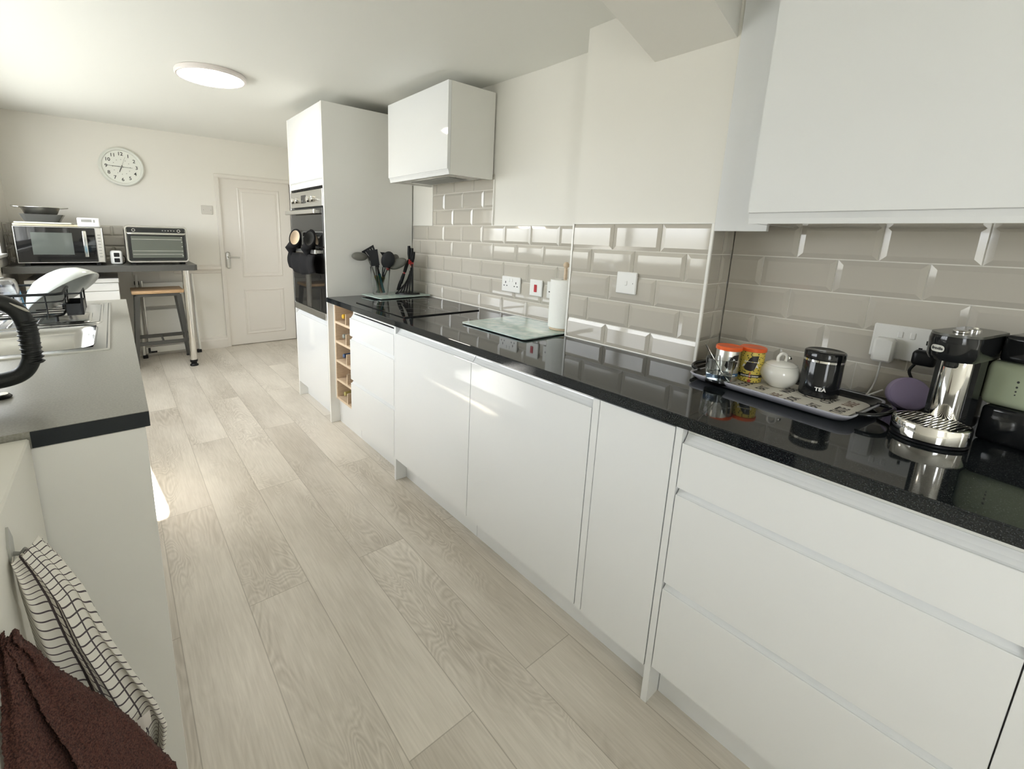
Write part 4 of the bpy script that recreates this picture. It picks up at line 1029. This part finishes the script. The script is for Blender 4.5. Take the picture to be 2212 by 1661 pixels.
# sugar bowl
SC = (.475, -.262)
sb = thing('sugar_bowl', 'round white china sugar bowl with a looped lid', 'sugar bowl', (*SC, TZ))
bm = bmesh.new(); lathe(bm, [(.002, .001), (.025, 0), (.028, .003), (.044, .018), (.0525, .037), (.051, .053), (.043, .066), (.0405, .068), (.0395, .066), (.002, .010)], (*SC, TZ), 44); obj('bowl', bm, ceramic, sb, 'all')
bm = bmesh.new(); lathe(bm, [(.0420, .0675), (.0405, .071), (.028, .077), (.010, .080), (.001, .081)], (*SC, TZ), 40); ld = obj('lid', bm, ceramic, sb, 'all')
obj('loop', T(*[(SC[0]+RT.x*q, SC[1]+RT.y*q, TZ+z) for q, z in ((-.012, .078), (-.013, .092), (-.004, .102), (.008, .100), (.012, .090), (.010, .078))], r=.0045, n=5), ceramic, ld, True)
bm = bmesh.new(); bmesh.ops.create_uvsphere(bm, u_segments=16, v_segments=12, radius=.0085)
bmesh.ops.translate(bm, vec=(SC[0]+RT.x*.020, SC[1]+RT.y*.020, TZ+.090), verts=bm.verts)
ss = tag(obj('spoon_tip', bm, chrome, sb, 'all')); ss['label'] = 'round steel spoon end sticking out of the lid'
# tea canister
TC = (.476, -.362)
tc_ = thing('tea_canister', 'black gloss canister with chrome rings marked TEA', 'canister', (*TC, TZ))
r = .0470
bm = bmesh.new(); lathe(bm, [(r-.004, .004), (r, .006), (r, .104), (r-.001, .106)], (*TC, TZ), 56); obj('body', bm, blackgl, tc_, True)
bm = bmesh.new(); lathe(bm, [(r-.006, 0), (r-.001, .001), (r+.0005, .004), (r-.003, .006)], (*TC, TZ), 56, closed=True); obj('base_ring', bm, chrome, tc_, True)
bm = bmesh.new(); lathe(bm, [(r-.004, .104), (r+.001, .105), (r+.001, .111), (r-.004, .112)], (*TC, TZ), 56, closed=True); obj('collar_ring', bm, chrome, tc_, True)
bm = bmesh.new(); lathe(bm, [(r-.002, .112), (r+.001, .113), (r+.001, .131), (r-.001, .134), (r-.004, .135), (r-.006, .1335), (.002, .1335)], (*TC, TZ), 56); obj('lid', bm, blackgl, tc_, True)
obj('lettering', text_bm('TEA', .0145, wrap(TC, r, math.radians(-163), TZ+.029), .0002, .0004), mat('white_print', (.85,.85,.83), .4), tc_)

# coffee machine
CM = thing('coffee_machine', 'black and chrome pod coffee machine at the right end of the worktop', 'coffee machine', (.364, -.604, WT), math.radians(-14))
CM.scale = (.77, .77, 1)
def LB(*a_, **k): return B(*a_, **k)
bm = bmesh.new(); lathe(bm, [(.080, 0), (.086, .002), (.086, .006), (.082, .008)], (0,0,0), 56); obj('foot_ring', bm, blackpl, CM, True, local=True)
bm = bmesh.new(); lathe(bm, [(.084, .008), (.087, .010), (.087, .040), (.085, .043), (.078, .044), (.077, .040), (.002, .040)], (0,0,0), 56); dt = obj('drip_tray', bm, chrome, CM, True, local=True)
bm = bmesh.new(); cyl(bm, .0775, (0,0,.0402), .001, 48); obj('tray_well', bm, blackpl, dt, True, local=True)
for i in range(15):
    y = -.068+i*.0097; hw = math.sqrt(max(0, .077**2-y*y)); obj('grille_bar', T((-hw, y, .0435), (hw, y, .0435), r=.0022, seg=6), chrome, dt, True, local=True)
bm = bmesh.new(); prism(bm, [(.245,-.034),(.245,.055),(.12,.055),(.085,.050),(.085,-.044),(.12,-.048),(.150,-.034)], 'z', .0, .250); obj('body', bm, blackgl, CM, local=True)
bm = bmesh.new(); n = 20
A = []
for z in (.040, .046, .178, .186):
    k = .97 if z in (.040, .186) else 1
    A.append([bm.verts.new((.100-.040*k*math.sin(PI*i/n)**.8 if 0 < i < n else .100, .004-.038*k*math.cos(PI*i/n), z)) for i in range(n+1)])
for P_, Q_ in zip(A, A[1:]):
    for i in range(n): bm.faces.new((P_[i], P_[i+1], Q_[i+1], Q_[i]))
bm.faces.new(A[0][::-1]); bm.faces.new(A[-1])
obj('front_column', bm, chrome, CM, True, local=True)
bm = bmesh.new(); cyl(bm, .016, (.030, 0, .172), .03, 24, bev=.003); obj('spout', bm, blackgl, CM, True, local=True)
bm = bmesh.new(); P_ = []
for z, k in ((.190, .86), (.200, .97), (.238, 1.0), (.246, .97)):
    ring = [(.030-.060*k*math.sin(t), .058*k*math.cos(t)) for t in [PI*i/16 for i in range(17)]]
    ring += [(.215, -.052*k), (.235, -.030), (.235, .030), (.215, .052*k)]
    P_.append([(x, y, z) for x, y in ring])
loops(bm, P_); bm.verts.ensure_lookup_table(); bm.faces.new([bm.verts[i] for i in range(21)][::-1]); obj('head', bm, blackgl, CM, True, local=True)
bm = bmesh.new(); loops(bm, [[(x*.97+.002, y*.97, .2465) for x, y, z in P_[2]], [(x*.955+.003, y*.955, .252) for x, y, z in P_[2]]]); tp = obj('top_cover', bm, mat('smoked_grey_top', (.085,.085,.075), .22), CM, True, local=True)
bm = bmesh.new(); lathe(bm, [(.013, 0), (.018, .001), (.018, .004), (.012, .003)], (.045, .0, .252), 32, closed=True); obj('power_ring', bm, chrome, tp, True, local=True)
bm = bmesh.new(); lathe(bm, [(.014, 0), (.014, .004), (.008, .006), (.006, .010), (.002, .011)], (.120, -.005, .252), 28); obj('lid_knob', bm, chrome, tp, True, local=True)
# brand plate on the front of the head
def headmap(x, y, d):
    t = PI/2+.32-x/.060; return Vector((.030-(.0605+d)*math.sin(t), (.0585+d)*math.cos(t)*-1, .217+y))
bm = bmesh.new(); n = 24
c_ = [bm.verts.new(headmap(0, 0, .0008))]; ring = []
for i in range(n):
    a_ = 2*PI*i/n; px_ = .0175*math.copysign(abs(math.cos(a_))**.55, math.cos(a_)); py_ = .0078*math.copysign(abs(math.sin(a_))**.8, math.sin(a_)); ring.append(bm.verts.new(headmap(px_, py_, .0008)))
for i in range(n): bm.faces.new((c_[0], ring[i], ring[(i+1)%n]))
nb = obj('name_plate', bm, mat('name_plate_silver', (.65,.65,.60), .3), CM, True, local=True)
obj('lettering', text_bm('Breville', .0095, lambda x, y, d: headmap(x, y, .0012+d), .0001, .0002), ink, nb, local=True)
tank = mat('water_tank_plastic', (.50,.56,.40), .18, trans=.25, ior=1.35)
obj('tank_base', LB(.15, .275, -.225, -.050, 0, .085, bev=.010, seg=3), blackgl, CM, True, local=True)
wt_ = obj('water_tank', LB(.158, .268, -.215, -.036, .086, .190, bev=.018, seg=4), tank, CM, True, local=True)
for i, z in enumerate((.150, .138, .128, .120)): 
    bm = bmesh.new(); cyl(bm, .0028-.0004*i, (.1572, -.105, z), .0008, 10, 'x'); obj('level_dot', bm, ink, wt_, local=True)
obj('tank_lid', LB(.15, .28, -.235, -.056, .191, .252, bev=.010, seg=3), blackgl, CM, True, local=True)
cp_ = thing('socket_plug', 'black mains plug of the coffee machine in the double socket', 'plug', (XA-.03, -.545, 1.05))
obj('case', B(XA-.050, XA-.011, -.570, -.520, 1.030, 1.072, bev=.010, seg=3), blackpl, cp_, True)
obj('cord', T((XA-.035, -.530, 1.033), (XA-.040, -.522, 1.010), (XA-.045, -.535, .985), (XA-.06, -.56, .96), (XA-.05, -.60, .93), r=.0035, n=6), blackpl, cp_, True)
# lilac speaker
sp = thing('smart_speaker', 'round lilac fabric speaker with a flat face beside the coffee machine', 'speaker', (.60, -.500, WT))
c_ = Vector((.598, -.532, WT+.0405)); nrm = Vector((-.86, -.42, .28)).normalized(); rot = Vector((0,0,1)).rotation_difference(nrm).to_matrix().to_4x4()
bm = bmesh.new(); lathe(bm, [(.010, -.036), (.030, -.032), (.042, -.020), (.046, -.004), (.046, .008), (.043, .014)], (0,0,0), 48); bmesh.ops.transform(bm, matrix=Matrix.Translation(c_) @ rot, verts=bm.verts); obj('shell', bm, mat('lilac_plastic', (.42,.36,.55), .5), sp, True)
bm = bmesh.new(); lathe(bm, [(.043, .0135), (.0425, .017), (.037, .020), (.002, .022)], (0,0,0), 48); bmesh.ops.transform(bm, matrix=Matrix.Translation(c_) @ rot, verts=bm.verts); obj('fabric_face', bm, lilac, sp, True)
tag(obj('charging_cable', T((XA-.028, -.458, 1.022), (XA-.018, -.456, .98), (XA-.016, -.452, .945), (XA-.03, -.446, .920), (XA-.055, -.445, .916), (XA-.058, -.462, .930), (XA-.053, -.480, .945), r=.0022, n=7, seg=8), plasticw, None, True), 'thin white cable from the charger down to the lilac speaker', 'cable')

# ------------------------------------------------------------------ on the left worktop
GT = LEFT
rack = thing('dish_rack', 'black wire dish rack on the sink drainer', 'dish rack', (-1.4, 2.0, .965))
wire = mat('black_coated_wire', (.012,.014,.016), .3)
def ring_(x0, x1, y0, y1, z, r, rr=.035): return T(*rrect(x0, x1, y0, y1, rr, z, 4), r=r, closed=True)
o = obj('top_rim', ring_(-1.66, -1.300, 1.90, 2.33, 1.045, .006), wire, rack, True)
obj('middle_wire', ring_(-1.66, -1.300, 1.90, 2.33, 1.012, .0028), wire, rack, True)
obj('bottom_rim', ring_(-1.65, -1.306, 1.905, 2.32, .950, .005), wire, rack, True)
for i in range(4):
    x = -1.64+i*.095
    obj('upright_wire', T((x, 1.896, 1.045), (x+.002, 1.90, .943), r=.0026, seg=8), wire, rack, True)
for y in (2.02, 2.14, 2.26): obj('upright_wire', T((-1.297, y, 1.045), (-1.303, y, .943), r=.0026, seg=8), wire, rack, True)
for y in (1.97, 2.04, 2.11, 2.18, 2.25): obj('floor_wire', T((-1.65, y, .950), (-1.31, y, .950), r=.0022, seg=8), wire, rack, True)
for x, y in ((-1.33, 1.93), (-1.62, 1.93), (-1.33, 2.30), (-1.62, 2.30)): obj('leg', T((x, y, .950), (x, y, .921), r=.007, seg=8), wire, rack, True)
bm = bmesh.new(); x0, x1, y0, y1 = -1.292, -1.235, 1.90, 2.10
box(bm, x0, x1, y0, y1, .948, .952); box(bm, x0, x1, y0, y0+.003, .953, 1.0); box(bm, x0, x1, y1-.003, y1, .953, 1.0); box(bm, x1-.003, x1, y0+.0035, y1-.0035, .953, 1.0); box(bm, x0, x0+.003, y0+.0035, y1-.0035, .953, 1.0)
obj('cutlery_holder', bm, wire, rack)
obj('holder_frame', T((-1.292, 1.90, 1.045), (-1.238, 1.90, 1.045), (-1.236, 2.10, 1.045), (-1.236, 2.10, .952), r=.0035, seg=8), wire, rack, True)
obj('holder_frame', T((-1.236, 1.90, 1.05), (-1.238, 1.90, .952), r=.0045, seg=8), wire, rack, True)
# big white bowl leaning in the rack
bw = thing('serving_bowl', 'large white bowl leaning upside down in the dish rack', 'bowl', (-1.3, 2.1, 1.0))
n_ = (RT*.60+Vector((0,0,-.80))+FWD*.12).normalized(); rot = Vector((0,0,1)).rotation_difference(n_).to_matrix().to_4x4()
cb = Vector((-1.300, 2.06, 1.030))
bm = bmesh.new(); lathe(bm, [(.002, -.098), (.040, -.096), (.080, -.086), (.115, -.062), (.140, -.030), (.155, .0), (.153, .002), (.136, -.029), (.111, -.058), (.078, -.080), (.040, -.090), (.002, -.092)], (0,0,0), 48); bmesh.ops.transform(bm, matrix=Matrix.Translation(cb) @ rot, verts=bm.verts); obj('bowl_body', bm, bowlm, bw, 'all')
# clear tub and blue cloth
clr = bpy.data.materials.new('thin_clear_plastic'); clr.use_nodes = True; _n = clr.node_tree; _n.nodes.clear()
_o = _n.nodes.new('ShaderNodeOutputMaterial'); _t = _n.nodes.new('ShaderNodeBsdfTransparent'); _t.inputs[0].default_value = (.93,.94,.97,1); _g = _n.nodes.new('ShaderNodeBsdfGlossy'); _g.inputs['Roughness'].default_value = .06
_m = _n.nodes.new('ShaderNodeMixShader'); _f = _n.nodes.new('ShaderNodeLayerWeight'); _f.inputs[0].default_value = .35
_n.links.new(_f.outputs['Facing'], _m.inputs[0]); _n.links.new(_t.outputs[0], _m.inputs[1]); _n.links.new(_g.outputs[0], _m.inputs[2]); _n.links.new(_m.outputs[0], _o.inputs[0])
bm = bmesh.new(); lathe(bm, [(.10, .0), (.085, .12), (.078, .136), (.060, .142), (.002, .143), (.002, .141), (.060, .140), (.076, .134), (.083, .118), (.098, .0)], (-1.545, 2.13, .957), 40)
tag(obj('plastic_tub', bm, clr, None, True), 'clear plastic tub upside down at the left of the dish rack', 'tub')
tag(obj('blue_sponge', B(-1.445, -1.365, 2.22, 2.30, .957, 1.034, bev=.008, seg=2), noise_bump(mat('blue_sponge', (.08,.28,.42), .8), 80, .4), None, True), 'blue sponge standing behind the rack rim', 'sponge')
# kettle: body sits left of the frame, ribbed handle reaches in
kt = thing('kettle', 'black kettle with a thick ribbed loop handle', 'kettle', (-1.45, .82, .965))
bm = bmesh.new(); lathe(bm, [(.002, 0), (.080, 0), (.085, .006), (.086, .02), (.076, .17), (.060, .20), (.040, .212), (.002, .215)], (-1.478, .82, WT), 40); obj('body', bm, blackgl, kt, True)
path = smooth_path([(-1.46, .82, 1.150), (-1.40, .82, 1.158), (-1.335, .82, 1.156), (-1.303, .82, 1.133), (-1.290, .82, 1.09), (-1.289, .82, 1.04), (-1.293, .82, 1.005), (-1.312, .82, .975), (-1.350, .82, .962), (-1.42, .82, .960)], 6)
bm = bmesh.new(); tube(bm, path, .0185, 18); hdl = obj('handle', bm, rubber, kt, 'all')
for i in range(10):
    z = 1.105-i*.0115; x = -1.2905+.0006*abs(i-4)
    bm = bmesh.new(); lathe(bm, [(.0175, -.0035), (.0215, 0), (.0175, .0035)], (x, .82, z), 20, closed=True); obj('grip_rib', bm, rubber, hdl, 'all')
bm = bmesh.new(); bmesh.ops.create_uvsphere(bm, u_segments=20, v_segments=12, radius=1)
for v in bm.verts: v.co = Vector((v.co.x*.030, v.co.y*.009, v.co.z*.004))
bmesh.ops.transform(bm, matrix=Matrix.Translation((-1.303, .812, 1.147)) @ Matrix.Rotation(math.radians(38), 4, 'Y'), verts=bm.verts)
obj('oval_highlight', bm, mat('silver_grey_highlight', (.50,.48,.42), .35), hdl, 'all')  # oval highlight of the handle modelled as a silver-grey piece
for nm, x, y, m_, lab in (('sink_plug', -1.362, .850, chrome, 'small black plug with a shiny metal top on the worktop'), ('round_stopper', -1.372, .665, greypl, 'dark round stopper on the worktop nearer the viewer')):
    t = thing(nm, lab, 'plug', (x, y, .965)); bm = bmesh.new(); lathe(bm, [(.019, 0), (.021, .003), (.017, .008), (.014, .009)], (x, y, WT+.0003), 28); obj('rim', bm, blackpl, t, True)
    bm = bmesh.new(); cyl(bm, .0145, (x, y, WT+.009), .002, 28, bev=.0008); obj('cap', bm, m_, t, True)
GT = None

# ------------------------------------------------------------------ towels by the ledge
def towel(name, label, rows, m, nu, nv, fold, th, jit=0, hook=None):
    """rows: (left point, right point) down the cloth"""
    def fn(u, v):
        f = v*(len(rows)-1); i = min(int(f), len(rows)-2); t_ = f-i
        l = Vector(rows[i][0]).lerp(Vector(rows[i+1][0]), t_); r = Vector(rows[i][1]).lerp(Vector(rows[i+1][1]), t_)
        p = l.lerp(r, u); d = fold(u, v); p.y += d; p.x += .15*d
        if jit: p += noise.noise_vector(p*420)*jit + noise.noise_vector(p*160)*jit
        return p
    bm = bmesh.new(); lay = bm.loops.layers.uv.verify()
    A = [[bm.verts.new(fn(i/nu, j/nv)) for j in range(nv+1)] for i in range(nu+1)]
    Bq = [[bm.verts.new(A[i][j].co+Vector((0, th*(1 if 0 < i < nu and 0 < j < nv else .3), 0))) for j in range(nv+1)] for i in range(nu+1)]
    def q(vs, uvs):
        f = bm.faces.new(vs)
        for l, uv in zip(f.loops, uvs): l[lay].uv = uv
    for i in range(nu):
        for j in range(nv):
            uv = [(i/nu, j/nv), ((i+1)/nu, j/nv), ((i+1)/nu, (j+1)/nv), (i/nu, (j+1)/nv)]
            q((A[i][j], A[i+1][j], A[i+1][j+1], A[i][j+1]), uv); q((Bq[i][j], Bq[i][j+1], Bq[i+1][j+1], Bq[i+1][j]), [uv[0], uv[3], uv[2], uv[1]])
    for i in range(nu):
        q((A[i][0], Bq[i][0], Bq[i+1][0], A[i+1][0]), [(i/nu, 0)]*4); q((A[i][nv], A[i+1][nv], Bq[i+1][nv], Bq[i][nv]), [(i/nu, 1)]*4)
    for j in range(nv):
        q((A[0][j], A[0][j+1], Bq[0][j+1], Bq[0][j]), [(0, j/nv)]*4); q((A[nu][j], Bq[nu][j], Bq[nu][j+1], A[nu][j+1]), [(1, j/nv)]*4)
    t = thing(name, label, 'towel', (rows[0][0][0], rows[0][0][1], .9), group='towels hanging by the ledge')
    return t, obj('cloth', bm, m, t, 'all')
sm_ = mat('striped_cotton', (.70,.67,.60), .9)
_b = sm_.node_tree.nodes['Principled BSDF']; _uv = N(sm_, 'ShaderNodeUVMap'); _s = N(sm_, 'ShaderNodeSeparateXYZ'); L(sm_, _uv.outputs[0], _s.inputs[0])
def mt(op, a_, b_=None):
    n = N(sm_, 'ShaderNodeMath', operation=op)
    for i, v in enumerate((a_, b_)):
        if v is None: continue
        if isinstance(v, (int, float)): n.inputs[i].default_value = v
        else: L(sm_, v, n.inputs[i])
    return n.outputs[0]
vv = mt('SUBTRACT', _s.outputs[1], mt('MULTIPLY', _s.outputs[0], .10))
thin = mt('LESS_THAN', mt('FRACT', mt('MULTIPLY', vv, 38)), .17)
def band(c, w): return mt('LESS_THAN', mt('ABSOLUTE', mt('SUBTRACT', _s.outputs[0], c)), w)
m1 = mt('MAXIMUM', thin, mt('MAXIMUM', band(.50, .026), mt('MAXIMUM', band(.62, .018), mt('MAXIMUM', band(.71, .011), mt('MAXIMUM', band(.80, .004), band(.90, .004))))))
_mx = N(sm_, 'ShaderNodeMix', data_type='RGBA'); L(sm_, m1, _mx.inputs[0]); _mx.inputs[6].default_value = (.74,.71,.64,1); _mx.inputs[7].default_value = (.075,.06,.065,1); L(sm_, _mx.outputs[2], _b.inputs['Base Color'])
_nz = N(sm_, 'ShaderNodeTexNoise'); _nz.inputs['Scale'].default_value = 350; _bu = N(sm_, 'ShaderNodeBump'); _bu.inputs['Strength'].default_value = .5; _bu.inputs['Distance'].default_value = .001
_tc = N(sm_, 'ShaderNodeTexCoord'); L(sm_, _tc.outputs['Object'], _nz.inputs['Vector']); L(sm_, _nz.outputs[0], _bu.inputs['Height']); L(sm_, _bu.outputs[0], _b.inputs['Normal'])
rows = [((-1.257,.13,.882),(-1.234,.13,.890)), ((-1.258,.125,.866),(-1.212,.12,.848)), ((-1.257,.12,.832),(-1.192,.12,.790)), ((-1.254,.12,.768),(-1.172,.12,.690)), ((-1.252,.12,.713),(-1.149,.12,.610)), ((-1.250,.12,.603),(-1.122,.12,.525)), ((-1.245,.12,.50),(-1.111,.12,.475)), ((-1.243,.12,.44),(-1.116,.12,.440)), ((-1.238,.12,.36),(-1.130,.12,.405))]
def fold1(u, v): return (.006+.010*v+.012*u)*(math.sin(u*15+v*1.5)*.6+math.sin(u*33-v*2)*.5*max(0, u-.3))-.028*math.sin(PI*u**.65)
st_, so2 = towel('tea_towel', 'cream tea towel with dark stripes hanging from a hook', rows, sm_, 70, 80, fold1, .006)
bm = bmesh.new(); grid_surface(bm, lambda u, v: Vector((-1.172+.040*u, .098-.004*math.sin(u*3), .530-.028*v+.012*u)), 4, 3)
obj('care_label', bm, mat('woven_label', (.78,.72,.66), .8), st_)
bt_m = mat('dark_brown_terry', (.075,.035,.030), 1.0)
noise_bump(bt_m, 500, .9, .004, 4, colmix=((.35,(.040,.016,.013)),(.7,(.15,.060,.045))))
rows = [((-1.258,-.015,.855),(-1.242,-.012,.850)), ((-1.258,-.03,.835),(-1.232,0,.822)), ((-1.258,-.05,.80),(-1.216,0,.776)), ((-1.258,-.08,.765),(-1.197,0,.733)), ((-1.258,-.10,.72),(-1.172,0,.680)), ((-1.258,-.13,.66),(-1.147,0,.615)), ((-1.258,-.15,.58),(-1.124,0,.545)), ((-1.258,-.16,.48),(-1.106,0,.495)), ((-1.258,-.16,.36),(-1.093,0,.40)), ((-1.255,-.16,.24),(-1.09,0,.28))]
def fold2(u, v): return -.014*math.sin(PI*min(1, u*1.02))*min(1, v*3)+.045*math.exp(-((u-.50)/.055)**2)*min(1, max(0, v-.12)*4)-.014*math.exp(-((u-.62)/.05)**2)+.008*math.sin(u*11+v*4)
bt, bo = towel('bath_towel', 'thick dark brown towel hanging in the bottom left corner', rows, bt_m, 150, 200, fold2, .012, jit=.0016)
# hooks on the ledge face
for y, z, lab in ((.128, .895, 'pale grey hook on the ledge above the striped towel'), (-.035, .800, 'pale grey hook holding the brown towel')):
    hk = thing('wall_hook', lab, 'hook', (-1.259, y, z), group='hooks on the ledge')
    bm = bmesh.new(); prism(bm, [(y-.014, z+.006), (y-.010, z-.022), (y+.010, z-.022), (y+.014, z+.006), (y, z+.030)], 'x', -1.2599, -1.2570); obj('backplate', bm, mat('hook_grey', (.42,.42,.39), .4), hk)
    obj('peg', T((-1.258, y, z-.012), (-1.250, y, z-.016), (-1.244, y, z-.010), r=.003, seg=8), greypl, hk, True)
